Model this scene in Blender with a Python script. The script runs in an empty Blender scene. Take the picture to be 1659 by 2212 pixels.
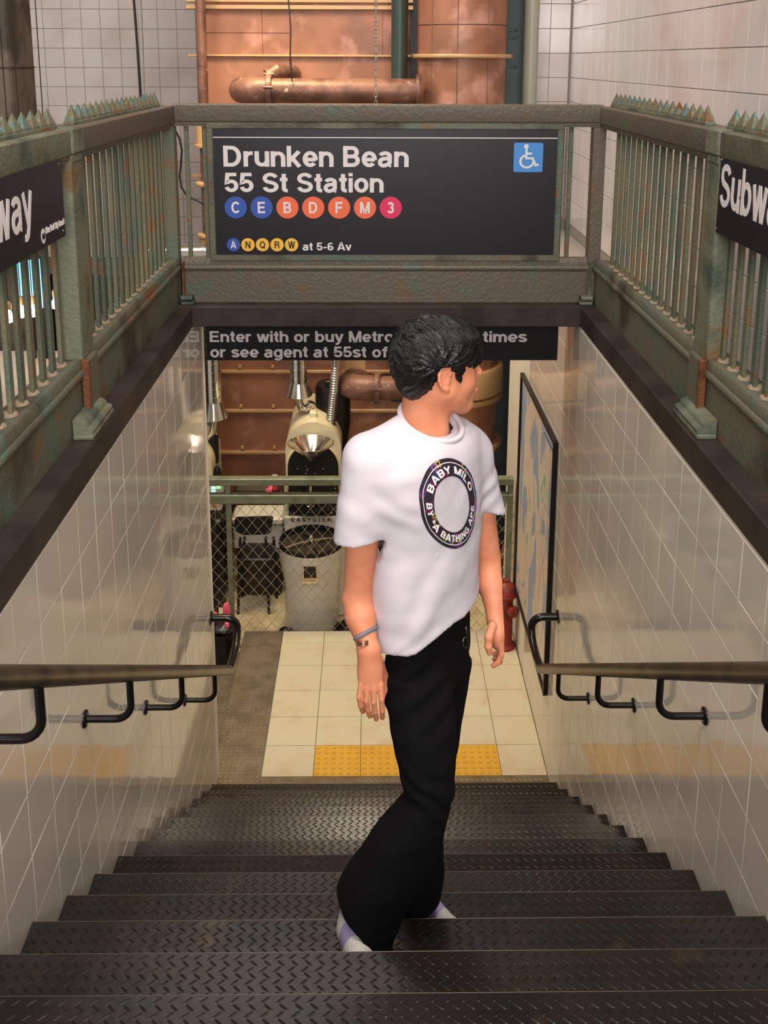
import bpy, math, random
import numpy as np
from mathutils import Vector, Matrix, noise
from mathutils.bvhtree import BVHTree

sc = bpy.context.scene
COL = sc.collection
random.seed(7)

# ------------------------------------------------------------------ camera
FPX, CX, CY = 2157.0, 829.5, 600.0          # focal length and principal point, for a 1659 x 2212 frame
PITCH = math.atan((CY - 130) / FPX); YAW = math.atan(30 * math.cos(PITCH) / FPX); ROLL = math.radians(.22)
_F = Vector((math.sin(YAW) * math.cos(PITCH), math.cos(YAW) * math.cos(PITCH), -math.sin(PITCH)))
_R0 = Vector((math.cos(YAW), -math.sin(YAW), 0)); _U0 = _R0.cross(_F)
_R = _R0 * math.cos(ROLL) + _U0 * math.sin(ROLL); _U = _U0 * math.cos(ROLL) - _R0 * math.sin(ROLL)
cam_d = bpy.data.cameras.new('camera'); cam = bpy.data.objects.new('camera', cam_d); COL.objects.link(cam)
cam.matrix_world = Matrix(((_R.x, _U.x, -_F.x, 0), (_R.y, _U.y, -_F.y, 0), (_R.z, _U.z, -_F.z, 0), (0, 0, 0, 1)))
cam_d.sensor_fit = 'HORIZONTAL'; cam_d.sensor_width = 36; cam_d.lens = FPX / 1659 * 36
cam_d.shift_x = 0; cam_d.shift_y = (CY - 1106) / 1659
cam_d.clip_start = .05; cam_d.clip_end = 100
sc.camera = cam


def at(u, v, Y):
    """point of the plane y = Y seen at pixel (u, v) of the photograph"""
    d = _F + _R * ((u - CX) / FPX) + _U * ((CY - v) / FPX)
    return d * (Y / d.y)


# ------------------------------------------------------------------ world, lights, exposure
sc.view_settings.view_transform = 'Standard'; sc.view_settings.look = 'None'
sc.view_settings.gamma = 1; sc.view_settings.use_curve_mapping = False
sc.view_settings.exposure = 1.06
w = bpy.data.worlds.new('world'); w.use_nodes = True; sc.world = w
w.node_tree.nodes['Background'].inputs[0].default_value = (1, .93, .86, 1)
w.node_tree.nodes['Background'].inputs[1].default_value = .22


def area(name, loc, target, sx, sy, power, col):
    l = bpy.data.lights.new(name, 'AREA'); l.shape = 'RECTANGLE'; l.size = sx; l.size_y = sy
    l.energy = power; l.color = col
    o = bpy.data.objects.new(name, l); COL.objects.link(o); o.location = loc
    o.rotation_euler = (Vector(target) - Vector(loc)).to_track_quat('-Z', 'Y').to_euler()
    return o


def spot(name, loc, target, power, col, ang=70, size=.06, blend=.6):
    l = bpy.data.lights.new(name, 'SPOT'); l.energy = power; l.color = col
    l.spot_size = math.radians(ang); l.spot_blend = blend; l.shadow_soft_size = size
    o = bpy.data.objects.new(name, l); COL.objects.link(o); o.location = loc
    o.rotation_euler = (Vector(target) - Vector(loc)).to_track_quat('-Z', 'Y').to_euler()
    return o


WARM = (1, .80, .44); NEUT = (1, .945, .91)
area('ceiling_light_hall', (.1, 1.0, 2.7), (.1, 1.6, -2), 2.2, 1.6, 78, NEUT)
area('ceiling_light_back', (-.8, 6.4, 2.9), (-.3, 8.0, -1), 2.6, .8, 54, (1, .89, .82))
area('back_wall_fill', (-3.2, 5.5, 2.7), (-3.0, 10.5, -.6), 1.6, .8, 75, NEUT)  # added unseen lamp, brightens the far left tiled wall
area('front_fill', (.2, -2.4, .75), (.1, 4.0, -1.4), 2.6, 1.3, 100, (1, .965, .955))  # added fill lamp behind the camera, for the signs and the man
spot('landing_spotlight', (-.2, 6.55, 2.4), (.1, 6.5, -4.4), 88, WARM, 62, .12)
spot('roaster_spotlight', (-.9, 7.6, 1.6), (-.7, 8.2, -4.5), 190, WARM, 80, .25)
spot('stair_spotlight', (-.05, 7.55, -.42), (0, 4.05, -3.5), 110, (1, .88, .66), 46, .10)

# ------------------------------------------------------------------ mesh helpers


class MB:
    def __init__(s): s.v = []; s.f = []

    def add(s, vs, fs):
        n = len(s.v); s.v += [tuple(p) for p in vs]; s.f += [tuple(i + n for i in f) for f in fs]; return s

    def box(s, x0, x1, y0, y1, z0, z1, c=0):
        if c <= 0:
            vs = [(x, y, z) for z in (z0, z1) for y in (y0, y1) for x in (x0, x1)]
            return s.add(vs, [(0, 2, 3, 1), (4, 5, 7, 6), (0, 1, 5, 4), (2, 6, 7, 3), (0, 4, 6, 2), (1, 3, 7, 5)])
        X = (x0, x1); Y = (y0, y1); Z = (z0, z1); vs = []; idx = {}
        for i in (0, 1):
            for j in (0, 1):
                for k in (0, 1):
                    sx = c if i == 0 else -c; sy = c if j == 0 else -c; sz = c if k == 0 else -c
                    idx[i, j, k, 'x'] = len(vs); vs.append((X[i], Y[j] + sy, Z[k] + sz))
                    idx[i, j, k, 'y'] = len(vs); vs.append((X[i] + sx, Y[j], Z[k] + sz))
                    idx[i, j, k, 'z'] = len(vs); vs.append((X[i] + sx, Y[j] + sy, Z[k]))
        f = []
        for i in (0, 1):
            q = [idx[i, 0, 0, 'x'], idx[i, 1, 0, 'x'], idx[i, 1, 1, 'x'], idx[i, 0, 1, 'x']]; f.append(q if i else q[::-1])
            q = [idx[0, i, 0, 'y'], idx[0, i, 1, 'y'], idx[1, i, 1, 'y'], idx[1, i, 0, 'y']]; f.append(q if i else q[::-1])
            q = [idx[0, 0, i, 'z'], idx[1, 0, i, 'z'], idx[1, 1, i, 'z'], idx[0, 1, i, 'z']]; f.append(q if i else q[::-1])
            for j in (0, 1):
                f.append([idx[0, i, j, 'y'], idx[1, i, j, 'y'], idx[1, i, j, 'z'], idx[0, i, j, 'z']])
                f.append([idx[i, 0, j, 'x'], idx[i, 1, j, 'x'], idx[i, 1, j, 'z'], idx[i, 0, j, 'z']])
                f.append([idx[i, j, 0, 'x'], idx[i, j, 1, 'x'], idx[i, j, 1, 'y'], idx[i, j, 0, 'y']])
                for k in (0, 1): f.append([idx[i, j, k, 'x'], idx[i, j, k, 'y'], idx[i, j, k, 'z']])
        return s.add(vs, f)

    def tube(s, pts, r, n=10, closed=False, flat=1.0):
        P = [Vector(p) for p in pts]; m = len(P)
        rr = r if isinstance(r, (list, tuple)) else [r] * m
        T = []
        for i in range(m):
            a = P[(i - 1) % m] if (closed or i > 0) else P[i]; b = P[(i + 1) % m] if (closed or i < m - 1) else P[i]
            T.append((b - a).normalized())
        up = Vector((0, 0, 1)) if abs(T[0].z) < .9 else Vector((1, 0, 0))
        N = (up - T[0] * up.dot(T[0])).normalized(); base = len(s.v)
        for i in range(m):
            if i:
                N = N - T[i] * N.dot(T[i]); N = N.normalized()
            B = T[i].cross(N)
            for k in range(n):
                a = 2 * math.pi * k / n
                s.v.append(tuple(P[i] + N * (math.cos(a) * rr[i] * flat) + B * (math.sin(a) * rr[i])))
        for i in range(m if closed else m - 1):
            j = (i + 1) % m
            for k in range(n):
                k2 = (k + 1) % n
                s.f.append((base + i * n + k, base + i * n + k2, base + j * n + k2, base + j * n + k))
        if not closed:
            s.f.append(tuple(base + k for k in range(n))[::-1]); s.f.append(tuple(base + (m - 1) * n + k for k in range(n)))
        return s

    def lathe(s, prof, c=(0, 0, 0), axis=(0, 0, 1), n=24, cap=True, a0=0, a1=2 * math.pi):
        A = Vector(axis).normalized(); u = Vector((1, 0, 0)) if abs(A.x) < .9 else Vector((0, 1, 0))
        u = (u - A * u.dot(A)).normalized(); w_ = A.cross(u); c = Vector(c); base = len(s.v)
        full = abs(a1 - a0 - 2 * math.pi) < 1e-6; cnt = n if full else n + 1
        for r, z in prof:
            for k in range(cnt):
                a = a0 + (a1 - a0) * k / n
                s.v.append(tuple(c + A * z + u * (math.cos(a) * r) + w_ * (math.sin(a) * r)))
        for i in range(len(prof) - 1):
            for k in range(n):
                k2 = (k + 1) % cnt
                s.f.append((base + i * cnt + k, base + i * cnt + k2, base + (i + 1) * cnt + k2, base + (i + 1) * cnt + k))
        if cap and full:
            if prof[0][0] > 1e-6: s.f.append(tuple(base + k for k in range(n))[::-1])
            if prof[-1][0] > 1e-6: s.f.append(tuple(base + (len(prof) - 1) * cnt + k for k in range(n)))
        return s

    def prism(s, poly, fn, d0, d1):
        """poly: 2-D outline, fn(p, d) -> point"""
        n = len(poly)
        vs = [fn(p, d0) for p in poly] + [fn(p, d1) for p in poly]
        fs = [tuple(range(n))[::-1], tuple(range(n, 2 * n))] + [(i, (i + 1) % n, n + (i + 1) % n, n + i) for i in range(n)]
        return s.add(vs, fs)

    def mesh(s, name, smooth=False):
        me = bpy.data.meshes.new(name); me.from_pydata(s.v, [], s.f); me.update()
        if smooth:
            me.polygons.foreach_set('use_smooth', [True] * len(me.polygons))
            if smooth != 'all': me.set_sharp_from_angle(angle=math.radians(38))
        return me


def put(name, me, mat=None, parent=None, mw=None):
    if isinstance(me, MB): me = me.mesh(name)
    if mat is not None and len(me.materials) == 0: me.materials.append(mat)
    o = bpy.data.objects.new(name, me); COL.objects.link(o)
    if parent is not None: o.parent = parent; o.matrix_parent_inverse = parent.matrix_basis.inverted()
    if mw is not None: o.matrix_basis = mw
    return o


def part(name, mb, mat, parent, smooth=True, label=None, stuff=False):
    o = put(name, mb.mesh(name, smooth) if isinstance(mb, MB) else mb, mat, parent)
    if label: o['label'] = label
    if stuff: o['kind'] = 'stuff'
    return o


def thing(name, label, cat, loc=(0, 0, 0), group=None):
    o = bpy.data.objects.new(name, None); COL.objects.link(o); o.location = loc; o.empty_display_size = .1
    o['label'] = label; o['category'] = cat
    if group: o['group'] = group
    return o


def single(name, mb, mat, label, cat, group=None, smooth=True):
    o = put(name, mb.mesh(name, smooth), mat); o['label'] = label; o['category'] = cat
    if group: o['group'] = group
    return o


def struct(name, mb, mat, label, parent=None, smooth=False):
    o = put(name, mb.mesh(name, smooth), mat, parent)
    if parent is None: o['kind'] = 'structure'; o['label'] = label
    return o


def clone(o, parent=None, mw=None):
    c = o.copy(); COL.objects.link(c)
    if parent is not None: c.parent = parent; c.matrix_parent_inverse = parent.matrix_basis.inverted()
    if mw is not None: c.matrix_basis = mw
    return c


# ------------------------------------------------------------------ materials
def srgb(r, g, b): return tuple(((c / 255) / 12.92 if c / 255 <= .04045 else ((c / 255 + .055) / 1.055) ** 2.4) for c in (r, g, b)) + (1,)


def mat(name, col, rough=.5, metal=0, spec=.5, bump=None, vary=None, coat=0, emit=None, sss=0, objvar=0):
    """vary: list of (colour, noise scale, lo, hi); bump: (scale, strength, detail)"""
    m = bpy.data.materials.new(name); m.use_nodes = True; nt = m.node_tree; N = nt.nodes; L = nt.links
    b = N['Principled BSDF']; b.inputs['Roughness'].default_value = rough; b.inputs['Metallic'].default_value = metal
    b.inputs['Specular IOR Level'].default_value = spec
    b.inputs['Base Color'].default_value = col
    if coat: b.inputs['Coat Weight'].default_value = coat; b.inputs['Coat Roughness'].default_value = .05
    if sss:
        b.inputs['Subsurface Weight'].default_value = sss; b.inputs['Subsurface Radius'].default_value = (1, .4, .25)
        b.inputs['Subsurface Scale'].default_value = .006
    if emit: b.inputs['Emission Color'].default_value = col; b.inputs['Emission Strength'].default_value = emit
    tc = N.new('ShaderNodeNewGeometry')
    sock = None
    if vary:
        for i, (c2, scale, lo, hi) in enumerate(vary):
            t = N.new('ShaderNodeTexNoise'); t.inputs['Scale'].default_value = scale; t.inputs['Detail'].default_value = 6
            mp = N.new('ShaderNodeMapping'); mp.inputs['Location'].default_value = (i * 7.3, i * 3.1, i * 5.7)
            L.new(tc.outputs['Position'], mp.inputs['Vector']); L.new(mp.outputs[0], t.inputs['Vector'])
            r = N.new('ShaderNodeMapRange'); r.inputs['From Min'].default_value = lo; r.inputs['From Max'].default_value = hi
            L.new(t.outputs['Fac'], r.inputs['Value'])
            mx = N.new('ShaderNodeMix'); mx.data_type = 'RGBA'
            L.new(r.outputs[0], mx.inputs[0])
            if sock is None: mx.inputs[6].default_value = col
            else: L.new(sock, mx.inputs[6])
            mx.inputs[7].default_value = c2; sock = mx.outputs[2]
    if objvar:
        oi = N.new('ShaderNodeObjectInfo'); r = N.new('ShaderNodeMapRange')
        r.inputs['To Min'].default_value = 1 - objvar; r.inputs['To Max'].default_value = 1 + objvar
        L.new(oi.outputs['Random'], r.inputs['Value'])
        hv = N.new('ShaderNodeHueSaturation')
        if sock is None: hv.inputs['Color'].default_value = col
        else: L.new(sock, hv.inputs['Color'])
        L.new(r.outputs[0], hv.inputs['Value']); sock = hv.outputs[0]
    if sock is not None: L.new(sock, b.inputs['Base Color'])
    if bump:
        t = N.new('ShaderNodeTexNoise'); t.inputs['Scale'].default_value = bump[0]; t.inputs['Detail'].default_value = bump[2] if len(bump) > 2 else 4
        L.new(tc.outputs['Position'], t.inputs['Vector'])
        bp = N.new('ShaderNodeBump'); bp.inputs['Strength'].default_value = bump[1]; bp.inputs['Distance'].default_value = .01
        L.new(t.outputs['Fac'], bp.inputs['Height']); L.new(bp.outputs[0], b.inputs['Normal'])
    return m


RUST = srgb(128, 84, 48); OLIVE = srgb(96, 92, 70)
M_pat = mat('patina_metal', srgb(104, 102, 84), .5, .15, .4, (55, .35, 8),
            [(srgb(88, 106, 92), 5, .50, .66), (RUST, 9, .60, .72), (srgb(70, 60, 48), 3.2, .52, .66)])
M_pat_b = mat('patina_brown', srgb(104, 95, 82), .45, .15, .4, (50, .4, 8),
              [(srgb(88, 106, 94), 6, .56, .72), (srgb(116, 92, 68), 7, .58, .72)])
M_pat_g = mat('patina_green', srgb(114, 118, 98), .5, .1, .4, (60, .4, 8),
              [(srgb(116, 92, 60), 6, .54, .66), (srgb(74, 84, 72), 4, .5, .64)])
M_bar = mat('patina_bar', srgb(112, 108, 84), .5, .1, .4, (60, .4, 8),
            [(srgb(92, 104, 88), 4, .45, .6), (srgb(132, 92, 52), 8, .58, .72)], objvar=.22)
M_rust = mat('orange_rust', srgb(116, 74, 48), .6, .2, .3, (70, .5, 8), [(srgb(92, 52, 32), 12, .45, .6)])
M_cop = mat('coping_dark', srgb(58, 48, 42), .5, 0, .35, (40, .2, 6), [(srgb(40, 34, 31), 4, .42, .6)])
M_tile = mat('glazed_tile', srgb(214, 204, 190), .07, 0, .5, (1.8, .02, 1), None, objvar=.025)
M_tile_u = mat('glazed_tile_upper', srgb(216, 209, 206), .12, 0, .5, (3, .03, 1), [(srgb(202, 190, 184), 2.2, .45, .7)], objvar=.03)
M_grout_l = mat('grout_light', srgb(226, 216, 198), .7)
M_grout_d = mat('grout_dark', srgb(146, 138, 128), .8)
M_plate = mat('diamond_plate', srgb(40, 33, 28), .34, .3, .5, (30, .12, 5), [(srgb(32, 28, 26), 4, .42, .62), (srgb(66, 52, 38), 9, .62, .75)])
M_plate_l = mat('diamond_plate_worn', srgb(136, 122, 102), .4, .4, .4, (30, .1, 5), [(srgb(112, 100, 82), 9, .40, .70), (srgb(130, 108, 74), 5, .55, .8)])
M_ftile = mat('beige_floor_tile', srgb(200, 190, 160), .42, 0, .4, (20, .05, 4), [(srgb(196, 178, 146), 7, .5, .68), (srgb(140, 120, 94), 60, .68, .74)], objvar=.03)
M_fgrout = mat('floor_grout', srgb(120, 104, 76), .9)
M_yel = mat('tactile_yellow', srgb(210, 162, 58), .5, 0, .4, (30, .05, 4), [(srgb(204, 150, 50), 9, .5, .7)])
M_black = mat('satin_black', srgb(22, 21, 22), .35, .2, .5)
M_signb = mat('sign_black', srgb(26, 25, 29), .38, 0, .4)
M_white = mat('sign_white', srgb(226, 218, 216), .5)
M_hand = mat('handrail_black', srgb(30, 27, 26), .22, .35, .5, (25, .05, 4))
M_handtop = mat('handrail_worn', srgb(96, 82, 66), .34, .6, .5, (14, .1, 5), [(srgb(52, 45, 40), 5, .45, .65)])
M_cop_m = mat('copper', srgb(168, 113, 84), .45, .2, .5, (14, .10, 6), [(srgb(146, 98, 72), 2.4, .42, .60), (srgb(196, 144, 124), 3.6, .54, .68), (srgb(128, 94, 80), 1.5, .56, .70)])
M_brass = mat('pale_brass_band', srgb(196, 156, 108), .4, .15, .5, (20, .1, 4))
M_rpipe = mat('rusty_pipe', srgb(128, 90, 74), .45, .15, .4, (24, .3, 7), [(srgb(96, 66, 54), 6, .45, .62), (srgb(176, 150, 128), 16, .64, .74)])
M_galv = mat('galvanised_steel', srgb(212, 208, 198), .16, .95, .5, (9, .05, 4))
M_cream = mat('cream_enamel', srgb(226, 214, 176), .3, 0, .5, coat=.3)
M_wht_e = mat('grey_white_enamel', srgb(206, 198, 182), .35, 0, .5, coat=.2)
M_steel = mat('polished_steel', srgb(216, 206, 184), .14, 1, .5)
M_gfence = mat('grey_green_paint', srgb(126, 130, 106), .35, .2, .5, (40, .2, 5), [(srgb(104, 106, 82), 8, .5, .68)])
M_wire = mat('galvanised_wire', srgb(190, 178, 150), .4, .7, .5)
M_red = mat('hydrant_red', srgb(136, 48, 38), .45, .1, .4, (30, .3, 6), [(srgb(96, 40, 34), 9, .5, .65)])
M_teal = mat('dark_teal_pipe', srgb(52, 66, 60), .4, .3, .5, (20, .2, 5))
M_pink = mat('pink_paper', srgb(240, 100, 130), .6)
M_conc = mat('concrete_pillar', srgb(92, 82, 70), .8, 0, .3, (12, .5, 7), [(srgb(60, 52, 44), 3, .48, .6)])
M_upf = mat('upper_floor', srgb(168, 156, 146), .35, 0, .4, (10, .05, 3))
M_dark = mat('dark_wood', srgb(48, 32, 24), .5)
M_ceil = mat('ceiling_paint', srgb(190, 182, 172), .8)
M_spark = mat('spike_iridescent', srgb(116, 120, 96), .3, .35, .5, (50, .4, 6), [(srgb(96, 128, 124), 14, .5, .6), (RUST, 20, .6, .7)])
# ================================================================== large structure
WL, WR, ZC, FL = -.965, 1.14, -1.415, -4.485        # stair walls, wall top, landing level
NY, NZ, TY, TZ = 2.40, -2.40, .2875, -.1895         # nosing of step 0, and tread / rise
YB = 5.24                                           # front of the rear coping


def lugs(x0, x1, y0, y1, z, px=.034, py=.0175, L=.0150, W=.0038, H=.0013, keep=None):
    mb = MB(); j = 0; y = y0 + py * .6
    while y < y1 - .006:
        i = 0; x = x0 + (px * .5 if j % 2 else px * .9) * .6
        s = 1 if j % 2 else -1
        while x < x1 - .01:
            if keep is None or keep(x, y):
                c, d = math.cos(math.radians(42)) , math.sin(math.radians(42)) * s
                def q(a, b, zz): return (x + a * c - b * d, y + a * d + b * c, z + zz)
                n = len(mb.v)
                mb.v += [q(-L, 0, 0), q(-L * .55, W, 0), q(L * .55, W, 0), q(L, 0, 0), q(L * .55, -W, 0), q(-L * .55, -W, 0), q(-L * .5, 0, H), q(L * .5, 0, H)]
                mb.f += [(n, n + 6, n + 1), (n + 1, n + 6, n + 7, n + 2), (n + 2, n + 7, n + 3), (n + 3, n + 7, n + 4), (n + 4, n + 7, n + 6, n + 5), (n + 5, n + 6, n)]
            x += px; i += 1
        y += py; j += 1
    return mb


# --- staircase
st = thing('staircase', 'dark diamond plate metal staircase going down between two tiled walls', 'staircase', (0, 0, FL))
tread_me = MB().box(WL + .004, WR - .004, -TY - .012, 0, -.012, 0, .0015).mesh('tread')
lug_me = lugs(WL + .01, WR - .01, -TY, 0, -.0002).mesh('raised_pattern')
ris_me = MB().box(WL + .004, WR - .004, -.006, 0, TZ, 0).mesh('riser')
edge_me = MB().tube([(WL + .006, .0005, -.001), (WR - .006, .0003, -.0008)], .0010, 6).mesh('worn_edge'); M_edge = mat('worn_edge', srgb(74, 66, 55), .4, .5)
for k in range(-5, 11):
    y, z = NY + TY * k, NZ + TZ * k
    T = Matrix.Translation((0, y, z - .0))
    if k == -5:
        t = put('tread', MB().box(WL + .004, WR - .004, -.35, y, z - .012, z, .0015).mesh('tread'), M_plate, st)
    else:
        t = put('tread', tread_me, M_plate, st, T)
    l = put('raised_pattern', lug_me, M_plate, t if k > -5 else st, None)
    if k > -5: l.matrix_parent_inverse = Matrix(); l.matrix_basis = Matrix()
    else: l.matrix_basis = T
    l['kind'] = 'stuff'
    put('worn_edge', edge_me, M_edge, st, Matrix.Translation((0, y, z)))
    put('riser', ris_me, M_plate, st, Matrix.Translation((0, y - .012, z - .0125)))
put('stringer', MB().box(WL + .003, WL + .02, .9, 5.48, -4.8, -4.5).box(WR - .02, WR - .003, .9, 5.48, -4.8, -4.5), M_black, st)


# --- tiles
def stair_z(y): return NZ + TZ * max(min((y - NY) / TY, 10.7), -9)


def tile_mesh(w, h, g=.0028, t=.007, c=.0018):
    a, b = w / 2 - g / 2, h / 2 - g / 2
    mb = MB()
    vs = [(-a, -b, 0), (a, -b, 0), (a, b, 0), (-a, b, 0), (-a, -b, t - c), (a, -b, t - c), (a, b, t - c), (-a, b, t - c),
          (-a + c, -b + c, t), (a - c, -b + c, t), (a - c, b - c, t), (-a + c, b - c, t)]
    fs = [(8, 9, 10, 11)] + [(i, (i + 1) % 4, 4 + (i + 1) % 4, 4 + i) for i in range(4)] + [(4 + i, 4 + (i + 1) % 4, 8 + (i + 1) % 4, 8 + i) for i in range(4)]
    return mb.add(vs, fs).mesh('tile')


def tile_wall(parent, me, mat_, places, frame, jit=.0035):
    """frame: 3x3 columns (tile x, tile y, outward)"""
    n = 0
    for p in places:
        rot = Matrix(frame).transposed().to_4x4() @ Matrix.Rotation(random.gauss(0, jit), 4, 'X') @ Matrix.Rotation(random.gauss(0, jit), 4, 'Y')
        put('tile', me, mat_, parent, Matrix.Translation(p) @ rot); n += 1
    return n


def near_tiles(parent, x, s, y0, z0):
    """the courses nearer than the frame shows, joined"""
    mb = MB(); g = .0014
    for i in range(8):
        for j in range(8):
            y, z = y0 - .2025 * (i + 1), z0 - .2025 * j
            if y < .1 or z + .1 < stair_z(y + .1) - .25: continue
            mb.box(min(x, x + s * .007), max(x, x + s * .007), y - .10125 + g, y + .10125 - g, z - .10125 + g, z + .10125 - g)
    part('tile', mb, M_tile, parent, False, stuff=True)


TS = .2025
tme = tile_mesh(TS, TS)
fl_ = ((0, 1, 0), (0, 0, 1), (1, 0, 0)); fr_ = ((0, -1, 0), (0, 0, 1), (-1, 0, 0)); fb_ = ((1, 0, 0), (0, 0, 1), (0, -1, 0))




wl = struct('wall_left', MB().box(WL - .16, WL - .007, -.4, 5.585, -5.0, ZC).box(WL - .16, WL - .001, 5.572, 5.59, -5.0, ZC - .08), M_grout_l, 'left stairwell wall of glossy cream tiles')
pl = []
for i in range(-1, 19):
    for j in range(17):
        y = 2.345 - .2 + TS * i; z = ZC - .002 - TS * (j + .5)
        if y > 5.5 or y < 1.7: continue
        if z + TS / 2 < stair_z(y + .1) - .25: continue
        pl.append((WL - .0075, y, z))
tile_wall(wl, tme, M_tile, pl, fl_); near_tiles(wl, WL - .0075, 1, min(p[1] for p in pl), pl[0][2])
wr = struct('wall_right', MB().box(WR + .007, WR + .12, -.4, 7.82, -5.0, ZC), M_grout_l, 'right stairwell wall of glossy cream tiles')
pl = []
for i in range(-3, 29):
    for j in range(17):
        y = 2.29 + TS * i; z = ZC - .012 - TS * (j + .5)
        if y > 7.75 or y < 1.7: continue
        if z + TS / 2 < stair_z(y + .1) - .25: continue
        pl.append((WR + .0075, y, z))
tile_wall(wr, tme, M_tile, pl[:300], fr_); near_tiles(wr, WR + .0075, -1, min(p[1] for p in pl), pl[0][2])
wr_end = struct('trim_8', MB().box(WR + .004, WR + .125, 7.82, 7.85, -5.0, ZC), M_grout_l, 'plain end edge of the right stairwell wall')

# --- coping (the dark edge round the stair opening)
def cop(name, mb, lab): return struct(name, mb, M_cop, lab)
cop('trim_1', MB().box(-1.22, WL + .002, -.4, YB + .0, ZC, -1.302, .006), 'dark brown coping along the left edge of the stair opening')
cop('trim_2', MB().box(-1.22, 1.36, YB, 5.60, ZC, -1.302, .006), 'dark brown coping across the far end of the stair opening')
cop('trim_3', MB().box(WR - .002, 1.36, -.4, YB + .0, ZC, -1.302, .006), 'dark brown coping along the right edge of the stair opening')

# --- upper floors and upper walls
fu = struct('floor_upper_left', MB().box(-4.6, -1.22, -3.2, 4.9, -1.6, -1.45), M_upf, 'grey upper floor left of the stair opening')
fr2 = struct('floor_upper_right', MB().box(1.265, 1.70, -3.2, 8.7, -1.6, -1.45), M_upf, 'upper tiled floor behind the right railing')
struct('floor_upper_near', MB().box(-1.22, 1.265, -3.2, -.4, -1.6, -1.45), M_upf, 'upper floor at the head of the stairs')
XR_, YRb, YLb = 1.70, 8.70, 11.0
wur = struct('wall_upper_right', MB().box(XR_ + .007, XR_ + .1, -3.2, YRb + .1, -5.0, 3.2), M_grout_d, 'upper right wall of tall pinkish glazed tiles')
TU = .2035; tum = tile_mesh(TU, TU, .004)
pl = [(XR_ + .0075, YRb - .02 - TU * (i + .5), .47 - TU * (j + .5)) for i in range(29) for j in range(-1, 9)]
tile_wall(wur, tum, M_tile_u, pl, fr_, .003)
wbr = struct('wall_back_right', MB().box(1.40, XR_ + .1, YRb + .007, YRb + .12, -5.0, 3.2), M_grout_d, 'narrow far right wall of square glazed tiles')
pl = [(XR_ - .008 - .17 * (i + .5), YRb + .0075, .47 - TU * (j + .5)) for i in range(2) for j in range(-1, 9)]
tile_wall(wbr, tile_mesh(.17, TU, .004), M_tile_u, pl, fb_, .003)
wbl = struct('wall_back', MB().box(-5.5, 1.6, YLb + .007, YLb + .12, -5.0, 3.2), M_grout_d, 'far left wall of square white tiles with dark joints')
pl = [(-4.3 + TS * (i + .5), YLb + .0075, .72 - TS * (j + .5)) for i in range(14) for j in range(18)]
tile_wall(wbl, tile_mesh(TS, TS, .005), M_tile_u, pl, fb_, .003)
struct('wall_left_outer', MB().box(-5.6, -5.5, 5.2, YLb, -5.0, 3.2), M_ceil, 'far left wall of the lower room')
struct('ceiling', MB().box(-5.6, 1.8, -.6, YLb + .1, 3.2, 3.3), M_ceil, 'ceiling above the stair hall')

# --- lower floors
flr = struct('floor', MB().box(-.70, WR, 5.575, 7.245, FL - .3, FL - .006), M_fgrout, 'landing floor of square beige tiles')
TF = .3015; fme = tile_mesh(TF, .3, .005, .007, .0012)
xs = [-.700 - .0 + .335 - TF * .5 + TF * i for i in range(-1, 6)]
ye = 5.575
def ftile(x0, x1, y0, y1, name='floor_tile', m=M_ftile, proud=0):
    mb = MB().box(x0 + .002, x1 - .002, y0 + .002, y1 - .002, FL - .0055, FL + proud, .0012)
    return put(name, mb, m, flr)
cols = [-.699, -.367] + [-.367 + .3035 * i for i in range(1, 6)]
cols = [c for c in cols if c < WR - .05] + [WR - .002]
rows = [5.576, 5.872, 6.172, 6.472, 6.777, 7.081, 7.243]
for r in range(len(rows) - 1):
    for c in range(len(cols) - 1):
        if r == 0 and 1 <= c <= 4:
            t = ftile(cols[c], cols[c + 1], rows[0], rows[1], 'tactile_tile', M_yel)
            if c == 1: sme = MB().lathe([(.0125, 0), (.0118, .003), (.009, .0052), (.005, .006)], (0, 0, FL), n=10).mesh('stud', 'all'); sme.materials.append(M_yel)
            for a in range(6):
                for b in range(6):
                    s_ = put('stud', sme, None, t)
                    s_.matrix_basis = Matrix.Translation((cols[c] + .3035 * (a + .5) / 6, rows[0] + .296 * (b + .5) / 6, 0))
        else:
            ftile(cols[c], cols[c + 1], rows[r], rows[r + 1])
pf = thing('floor_plate', 'worn grey diamond plate strip beside the beige landing tiles', 'floor plate', (-.85, 6.4, FL))
part('plate', MB().box(-1.005, -.702, 5.50, 7.245, FL - .012, FL, .001), M_plate_l, pf, False)
part('raised_pattern', lugs(-1.0, -.705, 5.515, 7.24, FL - .0002), M_plate_l, pf, False, stuff=True)
part('side_skirt', MB().box(-1.010, -1.004, 5.6, 7.245, FL - .2, FL - .001), M_plate_l, pf, False)
pf2 = thing('landing_nosing', 'narrow diamond plate strip between the last step and the tiles', 'floor plate', (.2, 5.54, FL))
part('plate', MB().box(-.700, WR - .003, 5.492, 5.573, FL - .012, FL, .001), M_plate_l, pf2, False)
part('raised_pattern', lugs(-.695, WR - .01, 5.492, 5.572, FL - .0002), M_plate_l, pf2, False, stuff=True)
put('riser', MB().box(WL + .004, WR - .004, 5.488, 5.496, FL - .2, FL - .013), M_plate, pf2)
pf3 = thing('side_plate', 'brownish diamond plate step down at the left end of the landing', 'floor plate', (-1.4, 6.4, FL - .18))
part('plate', MB().box(-2.6, -1.011, 5.60, 7.22, FL - .19, FL - .178, .001), M_plate_l, pf3, False)
part('raised_pattern', lugs(-1.5, -1.015, 5.62, 7.2, FL - .1782), M_plate_l, pf3, False, stuff=True)
M_rfloor = mat('roastery_floor', srgb(206, 190, 152), .4, 0, .4, (12, .05, 4), [(srgb(178, 158, 122), 5, .48, .64)])
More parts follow.
